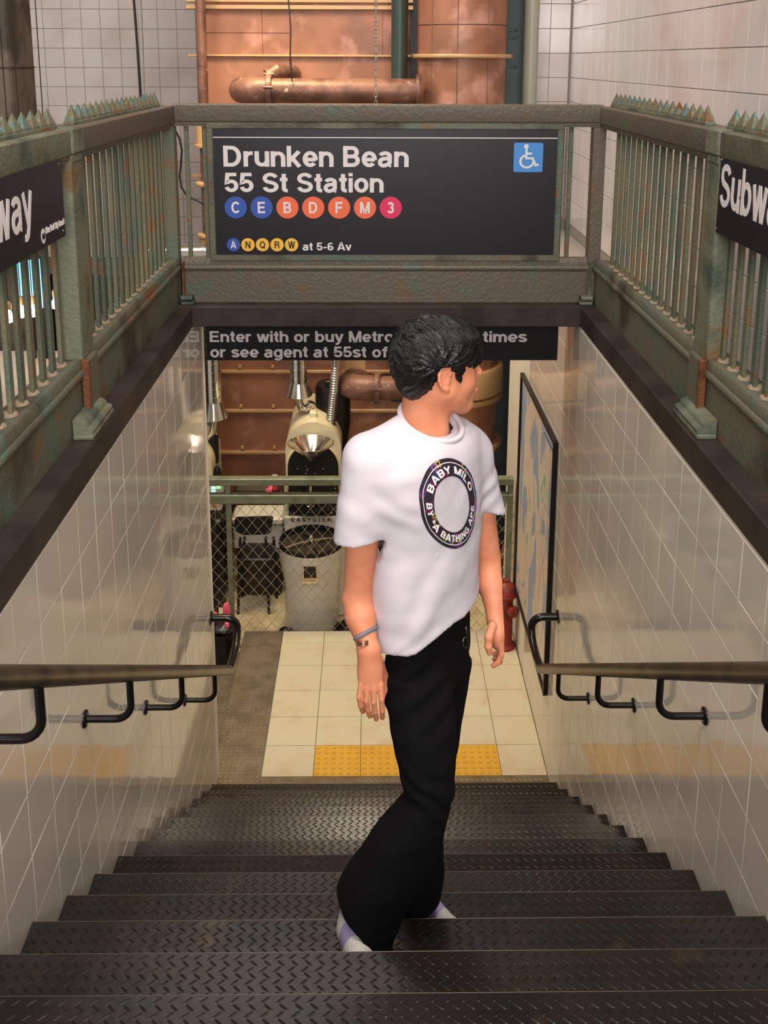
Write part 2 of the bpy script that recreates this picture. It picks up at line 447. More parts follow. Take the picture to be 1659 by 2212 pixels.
struct('floor_roastery', MB().box(-5.5, 1.7, 7.25, YLb, FL - .35, FL - .18), M_rfloor, 'pale floor of the room beyond the mesh fence')
struct('floor_lower_left', MB().box(-5.5, -1.011, 5.0, 7.25, FL - .40, FL - .195), M_rfloor, 'pale floor left of the landing')
struct('pillar_backdrop', MB().box(-1.3, WL - .161, 5.2, 5.58, -5, ZC - .001), M_grout_d, 'end of the left stairwell wall')
# ================================================================== lettering: bold grotesque glyphs drawn as strokes
SW = .178


def _arc(cx, cy, rx, ry, a0, a1, n=12):
    return [(cx + rx * math.cos(math.radians(a0 + (a1 - a0) * i / n)), cy + ry * math.sin(math.radians(a0 + (a1 - a0) * i / n))) for i in range(n + 1)]


h_ = SW / 2; X = .74
XC = X / 2; RX = .215; RY = XC - h_ + .012


def _bowl(cx=.31, rx=RX): return _arc(cx, XC, rx, RY, 0, 360, 24)


G = {
 'A': ([[(.06, 0), (.36, 1 - .02), (.40, 1 - .02), (.70, 0)], [(.20, .28), (.56, .28)]], .76),
 'B': ([[(.095, .505), (.095, h_), (.40, h_)] + _arc(.40, .30, .19, .205, -90, 90) + [(.095, .505)], [(.095, .505), (.38, .505)] + _arc(.38, .705, .17, .20, -90, 90) + [(.095, 1 - h_), (.095, .505)]], .70),
 'C': ([_arc(.395, .5, .30, .425, 38, 322, 22)], .76),
 'D': ([[(.095, .5), (.095, h_), (.34, h_)] + _arc(.34, .5, .29, .405, -90, 90, 16) + [(.095, 1 - h_), (.095, .5)]], .76),
 'E': ([[(.64, h_), (.095, h_), (.095, 1 - h_), (.63, 1 - h_)], [(.1, .51), (.59, .51)]], .68),
 'F': ([[(.095, 0), (.095, 1 - h_), (.62, 1 - h_)], [(.1, .50), (.56, .50)]], .65),
 'M': ([[(.095, 0), (.095, 1)], [(.775, 0), (.775, 1)], [(.12, 1), (.40, .06), (.47, .06), (.75, 1)]], .87),
 'N': ([[(.095, 0), (.095, 1)], [(.635, 0), (.635, 1)], [(.11, .97), (.62, .03)]], .73),
 'O': ([_arc(.41, .5, .31, .42, 0, 360, 28)], .82),
 'P': ([[(.095, 0), (.095, 1 - h_), (.40, 1 - h_)] + _arc(.40, .68, .19, .225, 90, -90) + [(.1, .455)]], .68),
 'Q': ([_arc(.41, .5, .31, .42, 0, 360, 28), [(.45, .26), (.74, -.03)]], .82),
 'R': ([[(.095, 0), (.095, 1 - h_), (.42, 1 - h_)] + _arc(.42, .70, .18, .205, 90, -90) + [(.1, .495)], [(.42, .49)] + _arc(.46, .34, .13, .15, 90, 0, 6) + [(.60, .1), (.64, 0)]], .73),
 'S': ([_arc(.345, .715, .24, .20, 15, 235, 14) + _arc(.345, .29, .25, .205, 72, -172, 16)], .69),
 'T': ([[(.02, 1 - h_), (.62, 1 - h_)], [(.32, 0), (.32, .9)]], .64),
 'W': ([[(.07, 1), (.27, .05), (.30, .05), (.47, .95), (.50, .95), (.67, .05), (.70, .05), (.90, 1)]], .97),
 'Y': ([[(.05, 1), (.34, .45), (.63, 1)], [(.34, 0), (.34, .5)]], .68),
 'I': ([[(.12, 0), (.12, 1)]], .25), 'L': ([[(.095, 1), (.095, h_), (.56, h_)]], .59),
 'H': ([[(.095, 0), (.095, 1)], [(.6, 0), (.6, 1)], [(.1, .51), (.6, .51)]], .70),
 'G': ([_arc(.395, .5, .30, .42, 40, 345, 22) + [(.70, .46), (.42, .46)], [(.70, .5), (.70, 0)]], .80),
 'a': ([_arc(.29, .52, .185, .145, 165, 0, 8) + [(.475, .12)] + _arc(.55, .09, .06, .02, 180, 260, 3), [(.475, .42), (.30, .405)] + _arc(.235, .225, .15, .165, 92, 290, 12) + [(.475, .18)]], .60),
 'b': ([[(.095, 0), (.095, 1)], _bowl(.325)], .64),
 'c': ([_arc(.30, XC, .205, RY, 45, 315, 18)], .56),
  'd': ([[(.515, 0), (.515, 1)], _bowl(.285)], .63),
 'e': ([[(.12, .35), (.53, .35)], _arc(.31, XC, .215, RY, -8, 318, 22)], .61),
 'f': ([[(.20, 0), (.20, .76)] + _arc(.33, .80, .13, .11, 180, 95, 6) + [(.38, .91)], [(.01, .66), (.37, .66)]], .37),
 'g': ([_bowl(.30), [(.515, .74), (.515, .05)] + _arc(.30, -.02, .21, .17, 0, -158, 10)], .62),
 'h': ([[(.095, 0), (.095, 1)], [(.095, .35)] + _arc(.30, .42, .205, .225, 180, 0) + [(.505, 0)]], .60),
 'i': ([[(.10, 0), (.10, X)], [(.10, .83), (.10, 1)]], .20), 'l': ([[(.10, 0), (.10, 1)]], .20),
 'k': ([[(.095, 0), (.095, 1)], [(.10, .26), (.50, .74)], [(.22, .42), (.52, 0)]], .59),
 'm': ([[(.095, 0), (.095, X)], [(.095, .35)] + _arc(.265, .44, .17, .205, 180, 0) + [(.435, 0)], [(.435, .35)] + _arc(.605, .44, .17, .205, 180, 0) + [(.775, 0)]], .87),
 'n': ([[(.095, 0), (.095, X)], [(.095, .35)] + _arc(.30, .42, .205, .225, 180, 0) + [(.505, 0)]], .60),
 'o': ([_bowl()], .62), 'p': ([[(.095, -.26), (.095, X)], _bowl(.325)], .64),
 'r': ([[(.095, 0), (.095, X)], [(.095, .40)] + _arc(.29, .42, .195, .225, 180, 92, 6) + [(.38, .645)]], .40),
 's': ([_arc(.275, .53, .185, .128, 15, 238, 12) + _arc(.275, .215, .19, .135, 70, -172, 12)], .54),
 't': ([[(.18, .95), (.18, .2)] + _arc(.29, .19, .11, .10, 180, 265, 6) + [(.34, .09)], [(.01, .66), (.34, .66)]], .36),
 'u': ([[(.505, 0), (.505, X)], [(.505, .39)] + _arc(.30, .32, .205, .225, 0, -180) + [(.095, X)]], .60),
 'v': ([[(.07, X), (.285, 0)], [(.285, 0), (.50, X)]], .57), 'w': ([[(.07, X), (.235, 0)], [(.255, 0), (.42, X)], [(.42, X), (.585, 0)], [(.605, 0), (.77, X)]], .84),
 'y': ([[(.07, X), (.29, .06)], [(.52, X), (.30, .03), (.23, -.13), (.15, -.170), (.05, -.165)]], .58),
 '5': ([[(.52, 1 - h_), (.14, 1 - h_), (.105, .50)] + _arc(.295, .33, .21, .235, 125, -165, 16)], .60),
 '6': ([_arc(.30, .31, .20, .22, 0, 360, 20), [(.10, .33), (.10, .58)] + _arc(.31, .66, .21, .25, 170, 42, 8)], .60),
 '3': ([_arc(.285, .715, .185, .195, 160, -90, 14), _arc(.285, .305, .205, .215, 90, -165, 14)], .60),
 '-': ([[(.04, .37), (.34, .37)]], .38), ' ': ([], .28), '*': ([[(.1, .5), (.4, .8)], [(.1, .8), (.4, .5)], [(.25, .45), (.25, .85)]], .5),
 '@': ([_arc(.4, .5, .35, .35, 0, 360, 20), _arc(.4, .5, .13, .13, 45, 315, 10)], .8),
}


def stroke_quads(pts, hw):
    closed = len(pts) > 4 and abs(pts[0][0] - pts[-1][0]) < 1e-4 and abs(pts[0][1] - pts[-1][1]) < 1e-4
    P = [Vector(p) for p in (pts[:-1] if closed else pts)]
    Q = [P[0]]
    for p in P[1:]:
        if (p - Q[-1]).length > 1e-4: Q.append(p)
    P = Q; m = len(P); Lf = []; Rt = []
    for i in range(m):
        a = P[(i - 1) % m] if (closed or i) else None; b = P[(i + 1) % m] if (closed or i < m - 1) else None
        d1 = (P[i] - a).normalized() if a is not None else None; d2 = (b - P[i]).normalized() if b is not None else None
        if d1 is None: d1 = d2
        if d2 is None: d2 = d1
        t = (d1 + d2)
        t = t.normalized() if t.length > 1e-5 else d1
        nrm = Vector((-t.y, t.x)); k = 1 / max(nrm.dot(Vector((-d1.y, d1.x))), .42)
        Lf.append(P[i] + nrm * hw * k); Rt.append(P[i] - nrm * hw * k)
    return Lf, Rt, closed


def text_width(s, trk=.045): return sum(G[c][1] + trk for c in s) - trk


def text(mb, s, fn, height, width=None, hw=SW / 2, trk=.045, th=.0012):
    """fn(x, y, d) -> 3-D; lays the string with cap height `height`, stretched to `width` if given"""
    W = text_width(s, trk); kx = (width / W) if width else height; x = 0
    for c in s:
        g, adv = G[c]
        for pi, path in enumerate(g):
            th_ = th + pi * .00016
            Lf, Rt, cl = stroke_quads(path, hw); m = len(Lf); n = len(mb.v)
            for A in (Lf, Rt):
                for p in A: mb.v.append(tuple(fn((x + p.x) * kx, p.y * height, th_)))
            for A in (Lf, Rt):
                for p in A: mb.v.append(tuple(fn((x + p.x) * kx, p.y * height, 0)))
            for i in range(m if cl else m - 1):
                j = (i + 1) % m
                mb.f.append((n + i, n + m + i, n + m + j, n + j))
                mb.f.append((n + i, n + j, n + 2 * m + j, n + 2 * m + i))
                mb.f.append((n + m + j, n + m + i, n + 3 * m + i, n + 3 * m + j))
            if not cl:
                mb.f.append((n, n + 2 * m, n + 3 * m, n + m)); mb.f.append((n + m - 1, n + 2 * m - 1, n + 4 * m - 1, n + 3 * m - 1))
        x += adv + trk
    return mb
# ================================================================== railings round the opening
BEAM = [(.014, -1.302), (.014, -1.128), (.004, -1.120), (.0, -1.108), (.004, -1.096), (.010, -1.092), (.010, -1.066), (.018, -1.054), (.034, -1.05), (.040, -1.060), (.115, -1.064), (.122, -1.07), (.122, -1.302)]
RAILP = [(0, -.318), (0, -.240), (.006, -.234), (.112, -.234), (.118, -.240), (.118, -.318), (.108, -.326), (.108, -.350), (.018, -.350), (.018, -.343), (.012, -.338), (.012, -.330), (.004, -.326)]


def spike_mesh(wy=.064, wx=.034, h=.062):
    mb = MB(); a, b = wx / 2, wy / 2
    mb.v += [(-a, -b, 0), (a, -b, 0), (a, b, 0), (-a, b, 0), (0, 0, h), (-a, -b, .008), (a, -b, .008), (a, b, .008), (-a, b, .008)]
    mb.f += [(0, 1, 6, 5), (1, 2, 7, 6), (2, 3, 8, 7), (3, 0, 5, 8), (5, 6, 4), (6, 7, 4), (7, 8, 4), (8, 5, 4), (3, 2, 1, 0)]
    return mb.mesh('spike')


SPK = spike_mesh(); BARM = MB().box(-.0075, .0075, -.0175, .0175, -1.075, -.33, .002).mesh('baluster')


def side_railing(s, Xf, name, label, spikes, spikes2, bars_off, pm):
    t = thing(name, label, 'railing', (Xf, 2.7, -1.302))
    fn = lambda y0, y1: (lambda p, d: (Xf + s * p[0], (y0, y1)[int(d)], p[1]))
    part('base_beam', MB().prism(BEAM, fn(.2, YB + .09), 0, 1), pm, t, True)
    part('top_rail', MB().prism(RAILP, fn(.2, 3.46), 0, 1), M_pat_g if s < 0 else pm, t, True)
    part('top_rail', MB().prism(RAILP, fn(3.60, YB + .074), 0, 1), M_pat_b, t, True)
    x = sorted((Xf - s * .008, Xf + s * .120))
    part('rail_joint', MB().box(x[0], x[1], 3.462, 3.598, -.322, -.232, .006).box(x[0] + .008, x[1] - .008, 3.47, 3.59, -.352, -.321, .004), M_pat_g, t)
    for yp in (3.46, 1.2):
        x = sorted((Xf + s * .004, Xf + s * .072))
        part('post', MB().box(x[0], x[1], yp, yp + .14, -1.06, -.345, .004), M_pat_g, t)
        x = sorted((Xf - s * .014, Xf + s * .03))
        part('post_bracket', MB().box(x[0], x[1], yp + .01, yp + .13, -1.29, -1.06, .005), pm, t)
        x = sorted((Xf - s * .018, Xf + s * .012))
        part('rust_strip', MB().box(x[0], x[1], yp - .012, yp + .012, -1.27, -1.056, .005), M_rust, t, label='rusty orange edge strip')
        foot = MB(); x = sorted((Xf - s * .062, Xf + s * .01)); foot.box(x[0], x[1], yp - .16, yp + .13, -1.302, -1.285, .004)
        fp = [(-.01, -1.286), (.058, -1.286), (.060, -1.272), (.052, -1.264), (.040, -1.262), (.038, -1.256), (.034, -1.248), (.022, -1.242), (.006, -1.236), (-.01, -1.232)]
        foot.prism(fp if s < 0 else fp, lambda p, d: (Xf - s * p[0], yp - .15 + .27 * d, p[1]), 0, 1)
        part('foot_moulding', foot, M_pat_g, t)
    ys = [3.70 + .0992 * i + bars_off for i in range(16)] + [3.40 + bars_off - .1005 * i for i in range(22) if abs(3.40 + bars_off - .1005 * i - 1.27) > .09]
    for y in ys:
        if y < YB - .05: put('baluster', BARM, M_bar, t, Matrix.Translation((Xf + s * .062, y, 0)))
    blobs = MB()
    for y in ys:
        if y < YB - .05: blobs.lathe([(.030, -1.0655), (.026, -1.055), (.015, -1.047), (.004, -1.045)], (Xf + s * .07, y, 0), n=8)
    part('mortar_dabs', blobs, mat('mortar_' + name, srgb(150, 132, 110), .9), t, stuff=True)
    for (y0, n, dy) in (spikes, spikes2):
        for i in range(n):
            put('spike', SPK, M_spark, t, Matrix.Translation((Xf + s * .062, y0 + dy * i, -.2215)))
        a, b = sorted((y0, y0 + dy * (n - 1))); part('spike_strip', MB().box(Xf + s * .062 - .02, Xf + s * .062 + .02, a - .04, b + .04, -.2345, -.221, .002), M_pat_g, t)
    return t


XLf, XRf = -1.03, 1.21
side_railing(-1, XLf, 'stair_railing', 'green patina iron railing with spikes along the left side of the stair opening', (3.70, 18, .0838), (3.42, 30, -.083), .0, M_pat)
side_railing(1, XRf, 'stair_railing', 'green patina iron railing with spikes along the right side of the stair opening', (3.80, 17, .0895), (3.50, 30, -.083), .05, M_pat)

br = thing('rear_railing', 'brown green iron railing across the far end holding the station sign', 'railing', (0, 5.36, -1.302))
fnx = lambda p, d: ((XLf + .0, XRf - .0)[int(d)], YB + .09 + p[0], p[1])
part('base_beam', MB().prism(BEAM, fnx, 0, 1), M_pat_b, br)
part('top_rail', MB().prism([(a, b + .006) for a, b in RAILP], lambda p, d: ((XLf - .02, XRf + .02)[int(d)], YB + .075 + p[0], p[1]), 0, 1), M_pat_b, br)
for x in (-1.075, 1.218): part('corner_post', MB().box(x - .035, x + .035, 5.332, 5.40, -1.302, -.345, .004), M_pat_b if x > 0 else M_pat, br)
for x in (-.985, 1.075): part('baluster', MB().box(x - .012, x + .012, 5.375, 5.39, -1.08, -.335, .002), M_bar, br)
for x in (-.885, 1.022): part('sign_post', MB().box(x - .014, x + .014, 5.36, 5.385, -1.08, -.335, .003), M_pat, br)
for x, s in ((-1.03, 1), (1.21, -1)):
    f = MB().box(min(x, x + s * .07), max(x, x + s * .07), 5.275, 5.35, -1.302, -1.285, .004)
    for k, r in enumerate((.02, .017, .014)): f.tube([(x + s * .002, 5.325 - .018 * k, -1.275 + .004 * k), (x + s * .062, 5.325 - .018 * k, -1.275 + .004 * k)], r, 8)
    part('foot_moulding', f, M_pat_g, br)
    part('corner_strip', MB().box(min(x + s * .002, x + s * .018), max(x + s * .002, x + s * .018), 5.318, 5.336, -1.26, -1.07, .003), M_rust if x < 0 else M_pat_g, br)

# ------------------------------------------------------------------ station sign
sg = thing('station_sign', 'black station sign with white name and coloured line circles above the stairs', 'sign', (.08, 5.32, -1.06))
YS = 5.315
fx0, fx1, fz0, fz1 = -.868, 1.024, -1.066, -.322
fr = MB(); ww = .034
for a in ((fx0, fx1, fz0, fz0 + ww), (fx0, fx1, fz1 - ww, fz1)): fr.box(a[0], a[1], YS - .004, YS + .013, a[2], a[3], .004)
for a in ((fx0, fx0 + ww), (fx1 - ww, fx1)): fr.box(a[0], a[1], YS - .004, YS + .013, fz0 + ww - .003, fz1 - ww + .003, .004)
part('frame', fr, M_pat, sg)
part('panel', MB().box(fx0 + ww - .004, fx1 - ww + .004, YS + .0045, YS + .012, fz0 + ww - .004, fz1 - ww + .004), M_signb, sg, False)
YP = YS + .0043


def on_sign(x0, z0, y=YP): return lambda x, z, d: (x0 + x, y - d, z0 + z)


def disc(mb, cx, cz, r, y=YP, th=.001, n=32):
    return mb.prism([(cx + r * math.cos(2 * math.pi * i / n), cz + r * math.sin(2 * math.pi * i / n)) for i in range(n)], lambda p, d: (p[0], y - d, p[1]), 0, th)


part('white_line', MB().box(fx0 + ww, fx1 - ww, YP - .001, YP, -.4035, -.3985), M_white, sg, False)
part('lettering', text(MB(), 'Drunken Bean', on_sign(-.783, -.5555), .1105, .985), M_white, sg, False)
part('lettering', text(MB(), '55 St Station', on_sign(-.781, -.692), .104, .850), M_white, sg, False)
C_BL, C_OR, C_RD, C_YE = (mat('bullet_blue', srgb(46, 84, 172), .45), mat('bullet_orange', srgb(240, 106, 62), .45), mat('bullet_pink_red', srgb(226, 34, 92), .45), mat('bullet_yellow', srgb(246, 190, 64), .45))
M_dkl = mat('bullet_dark_letter', srgb(60, 48, 34), .5)
for i, (c, m) in enumerate((('C', C_BL), ('E', C_BL), ('B', C_OR), ('D', C_OR), ('F', C_OR), ('M', C_OR), ('3', C_RD))):
    x = -.724 + .1385 * i
    b = part('line_circle', disc(MB(), x, -.774, .0595), m, sg, False, label='%s circle with the white character %s' % (('blue', 'orange', 'pink red')[(C_BL, C_OR, C_RD).index(m)], c))
    wd = text_width(c) * .062
    part('character', text(MB(), c, on_sign(x - wd / 2, -.774 - .031, YP - .0012), .062), M_white, b, False)
for i, (c, m) in enumerate((('A', C_BL), ('N', C_YE), ('Q', C_YE), ('R', C_YE), ('W', C_YE))):
    x = -.742 + .0785 * i
    b = part('line_circle', disc(MB(), x, -.977, .0362), m, sg, False, label='small %s circle with the letter %s' % ('blue' if m is C_BL else 'yellow', c))
    wd = text_width(c) * .038
    part('character', text(MB(), c, on_sign(x - wd / 2, -.977 - .019, YP - .0012), .038), M_white if m is C_BL else M_dkl, b, False)
part('lettering', text(MB(), 'at 5-6 Av', on_sign(-.369, -1.008), .043, .264), M_white, sg, False)
# access pictogram
pc = MB(); ax, az, hw = .838, -.503, .078; poly = []
for (sx, sz, a0) in ((1, 1, 0), (-1, 1, 90), (-1, -1, 180), (1, -1, 270)):
    for a in range(0, 91, 18): poly.append((ax + sx * (hw - .01) + .01 * math.cos(math.radians(a0 + a)), az + sz * (hw - .01) + .01 * math.sin(math.radians(a0 + a))))
pic = part('access_pictogram', pc.prism(poly, lambda p, d: (p[0], YP - d, p[1]), 0, .001), mat('access_blue', srgb(64, 140, 212), .45), sg, False, label='blue square with a white wheelchair symbol')
wc = MB(); G['#'] = ([_arc(.45, .33, .26, .26, 100, 365, 20), [(.42, .86), (.42, .46), (.68, .46), (.80, .16), (.92, .20)], [(.42, .66), (.64, .66)]], 1)
text(wc, '#', on_sign(ax - .068, az - .062, YP - .0012), .125, .135, .043); disc(wc, ax - .068 + .42 * .132, az + .058, .0125, YP - .0012)
part('wheelchair_symbol', wc, M_white, pic, False)

# ------------------------------------------------------------------ sign under the rear coping
es = thing('entrance_sign', 'long black sign with two white lines of text under the rear coping', 'sign', (.08, 5.60, -1.72))
part('panel', MB().box(-.955, 1.093, 5.603, 5.625, -1.715, -1.493), M_signb, es, False)
part('white_line', MB().box(-.950, 1.088, 5.6018, 5.603, -1.5085, -1.5055), M_white, es, False)
o2 = lambda x, z: on_sign(x, z, 5.603)
l1 = text(MB(), 'Enter with or buy Metro', o2(-.935, -1.604), .066, 1.068); text(l1, 'Card at a', o2(.146, -1.604), .066, .415); text(l1, 'll times', o2(.575, -1.604), .066, .336)
part('lettering', l1, M_white, es, False)
part('lettering', text(MB(), 'or see agent at 55st of', o2(-.935, -1.697), .066, 1.032), M_white, es, False)
for x in (-.7, .1, .9): part('hanger', MB().box(x - .012, x + .012, 5.585, 5.62, -1.495, -1.405), M_black, es, False)

# ------------------------------------------------------------------ platform name signs on the side railings


def side_sign(s, X, y0, y1, label):
    t = thing('side_sign', label, 'sign', (X, (y0 + y1) / 2, -.586))
    a, b = sorted((X, X + s * .010))
    part('panel', MB().box(a, b, min(y0, y1), max(y0, y1), -.588, -.322, .002), M_signb, t, False)
    return t


t = side_sign(-1, -1.036, 3.36, 1.75, 'black sign with white lettering and a small round emblem on the left railing')
f = lambda y0, z0: (lambda x, z, d: (-1.0358 + d, y0 + x, z0 + z))
part('lettering', text(MB(), 'Subway', f(2.42, -.502), .150, .625, .072), M_white, t, False)
part('small_lettering', text(MB(), 'New York City Transit', f(3.155, -.545), .021, .195), M_white, t, False)
em = MB().prism([(3.128 + .021 * math.cos(i * math.pi / 12), -.548 + .024 * math.sin(i * math.pi / 12)) for i in range(24)], lambda p, d: (-1.0358 + d, p[0], p[1]), 0, .001)
e_ = part('round_emblem', em, M_white, t, False)
part('emblem_letter', text(MB(), 'M', lambda x, z, d: (-1.0345 + d, 3.114 + x, -.556 + z), .018, .026), M_black, e_, False)
for y, z in ((3.33, -.34), (3.33, -.565)): part('screw', MB().lathe([(.004, 0), (.003, .002), (0, .0026)], (-1.0358, y, z), (1, 0, 0), 8), M_galv, t)
t = side_sign(1, 1.214, 3.457, 1.75, 'black sign with large white lettering on the right railing')
f = lambda x, z, d: (1.2138 - d, 3.440 - x, -.492 + z)
part('lettering', text(MB(), 'Subway', f, .152, .60, .074), M_white, t, False)
for y, z in ((3.446, -.332), (3.449, -.572)): part('screw', MB().lathe([(.004, 0), (.003, .002), (0, .0026)], (1.2138, y, z), (-1, 0, 0), 8), M_galv, t)

# ------------------------------------------------------------------ handrails


def handrail(s, X, W, label):
    """s = +1: the wall is on the -x side"""
    t = thing('handrail', label, 'handrail', (X, 5.1, -3.4))
    f_z = lambda y: -1.615 + (y - 2.40) * -.662
    y0, y1 = .25, 5.13
    part('rail', MB().tube([(X, y0, f_z(y0)), (X, 2.5, f_z(2.5)), (X, 4, f_z(4)), (X, y1, f_z(y1))], .0275, 16), M_handtop, t)
    for y in (4.62, 3.81, 2.99, 2.17, 1.35, .53):
        z = f_z(y); R_ = .055; pts = [(X, y, z - .018), (X, y, z - .172 + R_ + .01)]
        for a in range(0, 91, 15):
            aa = math.radians(a); pts.append((X - s * R_ * (1 - math.cos(aa)), y, z - .172 + R_ - R_ * math.sin(aa)))
        pts.append((W, y, z - .172))
        b = part('bracket', MB().tube(pts, .0125, 12), M_hand, t)
        part('flange', MB().lathe([(.030, 0), (.030, .005), (.024, .009), (.014, .010)], (W, y, z - .172), (s, 0, 0), 18), M_hand, b)
    z1 = f_z(y1); R_ = .07; zt = z1 - .005
    pts = [(X, y1 - .01, z1 + .012), (X, y1 + .12, z1 - .012), (X, y1 + .24, z1 - .01), (X, y1 + .31, z1 + .01), (X, y1 + .335, z1 + .05)]
    for a in range(15, 91, 15):
        aa = math.radians(a); pts.append((X - s * R_ * (1 - math.cos(aa)), y1 + .34, z1 + .055 + R_ * math.sin(aa)))
    pts.append((W, y1 + .34, z1 + .055 + R_))
    e = part('end_return', MB().tube(pts, .0235, 14), M_hand, t)
    part('flange', MB().lathe([(.042, 0), (.042, .006), (.032, .012), (.025, .013)], (W, y1 + .34, z1 + .055 + R_), (s, 0, 0), 18), M_hand, e)


handrail(1, -.806, WL, 'black round handrail on curved brackets fixed to the left stair wall')
handrail(-1, .979, WR, 'black round handrail on curved brackets fixed to the right stair wall')
# ================================================================== the room beyond: tank, pipes, roaster, fence
# --- copper tank
tk = thing('copper_tank', 'large copper clad tank with pale bands filling the far end of the hall', 'tank', (-.4, 9.3, FL - .18))
TX0, TX1, TYf = -1.50, .34, 8.82
part('body', MB().box(TX0, TX1, TYf, 10.6, FL - .18, 1.6, .02), M_cop_m, tk, False)
panels = []
zs = [1.6, .42, .03, -.42, -.95, -1.45, -2.0, -2.62, -2.80, -3.18, -3.59, -4.05, -4.62]
for i in range(len(zs) - 1):
    cuts = {1: [TX0 + .08, -.93, .1, TX1 - .05], 2: [TX0 + .08, -.70, TX1 - .05]}.get(i, [TX0 + .08, -.70, .15, TX1 - .05])
    for j in range(len(cuts) - 1):
        put('panel', MB().box(cuts[j] + .002, cuts[j + 1] - .002, TYf - .008, TYf + .01, zs[i + 1] + .002, zs[i] - .002, .002), M_cop_m, tk)
put('panel', MB().box(TX0 + .082, -.702, TYf - .011, TYf - .008, .222, .226), M_dark, tk)
for z, h, d in ((.435, .035, .06), (.50, .05, .05), (.035, .018, .045), (-2.80, .028, .04), (-3.18, .028, .04), (-3.59, .028, .04), (-4.05, .028, .04), (-1.0, .03, .04), (-2.0, .03, .04)):
    part('band', MB().box(TX0 - .07, TX1 + .02, TYf - d, TYf + .05, z - h / 2, z + h / 2, .004), M_brass, tk)
for x in (-1.2, -.9, -.6):
    for z in (-2.77, -3.15, -3.56): part('lug', MB().box(x - .014, x + .014, TYf - .03, TYf, z, z + .03, .003), M_brass, tk)

# corner stand pipe of the tank, with pale sleeves
cp = thing('corner_pipe', 'slim rusty pipe with pale sleeves up the left corner of the copper tank', 'pipe', (-1.47, 8.70, -2.4))
px, py = -1.42, 8.62
part('pipe', MB().tube([(px, py, FL - .18), (px, py, 1.6)], .042, 16), M_rpipe, cp)
for a, b in ((-.72, -.47), (-1.9, -1.5)):
    part('sleeve', MB().lathe([(.078, a), (.078, b)], (px, py, 0), n=20), M_brass, cp)
    for z in (a, b): part('collar', MB().lathe([(.092, z - .014), (.094, z - .006), (.094, z + .006), (.092, z + .014)], (px, py, 0), n=20), M_brass, cp)
part('collar', MB().lathe([(.088, -1.07), (.094, -1.06), (.094, -1.04), (.088, -1.03)], (px, py, 0), n=20), M_brass, cp)

# --- big round stack
sk = thing('copper_stack', 'wide round copper stack with pale collars in front of the copper tank', 'flue', (.76, 8.4, FL - .18))
sx, sy, sr = .745, 8.42, .365
part('shell', MB().lathe([(sr, FL - .18), (sr, -2.6), (sr, 1.6)], (sx, sy, 0), n=40), M_cop_m, sk)
for z0_, z1_ in ((.02, .05), (-3.33, -3.28), (-1.2, -1.16)): part('collar', MB().lathe([(sr, z0_), (sr + .05, z0_), (sr + .055, z0_ + .008), (sr + .055, z1_ - .008), (sr + .05, z1_), (sr, z1_)], (sx, sy, 0), n=40), M_brass, sk)
part('drum', MB().lathe([(sr, -2.82), (sr + .045, -2.82), (sr + .055, -2.81), (sr + .055, -2.60), (sr + .04, -2.58), (sr, -2.58)], (sx, sy, 0), n=40), M_brass, sk)
part('collar', MB().lathe([(sr, -2.88), (sr + .05, -2.88), (sr + .055, -2.87), (sr + .055, -2.84), (sr, -2.83)], (sx, sy, 0), n=40), M_brass, sk)
for a in (-100, -60, -135):
    c_, s_ = math.cos(math.radians(a)), math.sin(math.radians(a))
    part('seam', MB().tube([(sx + c_ * (sr + .001), sy + s_ * (sr + .001), FL), (sx + c_ * (sr + .001), sy + s_ * (sr + .001), 1.6)], .003, 6), M_rpipe, sk)
part('seam', MB().lathe([(sr + .002, .274), (sr + .002, .280)], (sx, sy, 0), n=40, cap=False), M_dark, sk)

# green vertical pipe and the round column right of the stack
single('green_riser_pipe', MB().tube([(.232, 8.30, -2.9), (.232, 8.30, 1.6)], .068, 18), M_teal, 'dark green vertical pipe between copper tank and round stack', 'pipe')
cl = thing('round_column', 'pale grey green round column right of the copper stack', 'column', (1.365, 8.6, -1.45))
part('shaft', MB().tube([(1.345, 8.60, -4.66), (1.345, 8.60, 3.1)], .062, 20), mat('column_paint', srgb(168, 168, 150), .35, bump=(20, .1, 4)), cl)
wd = thing('recess_wall', 'dark teal recess with slats between the stack and the round column', 'wall panel', (1.2, 8.9, FL - .18))
part('panel', MB().box(.345, 1.46, 8.95, 9.0, FL - .18, 3.1), mat('recess_teal', srgb(96, 112, 112), .5), wd, False)
for z in (.26, .20, -.05): part('slat', MB().box(1.13, 1.28, 8.93, 8.95, z - .012, z + .012), M_teal, wd, False)


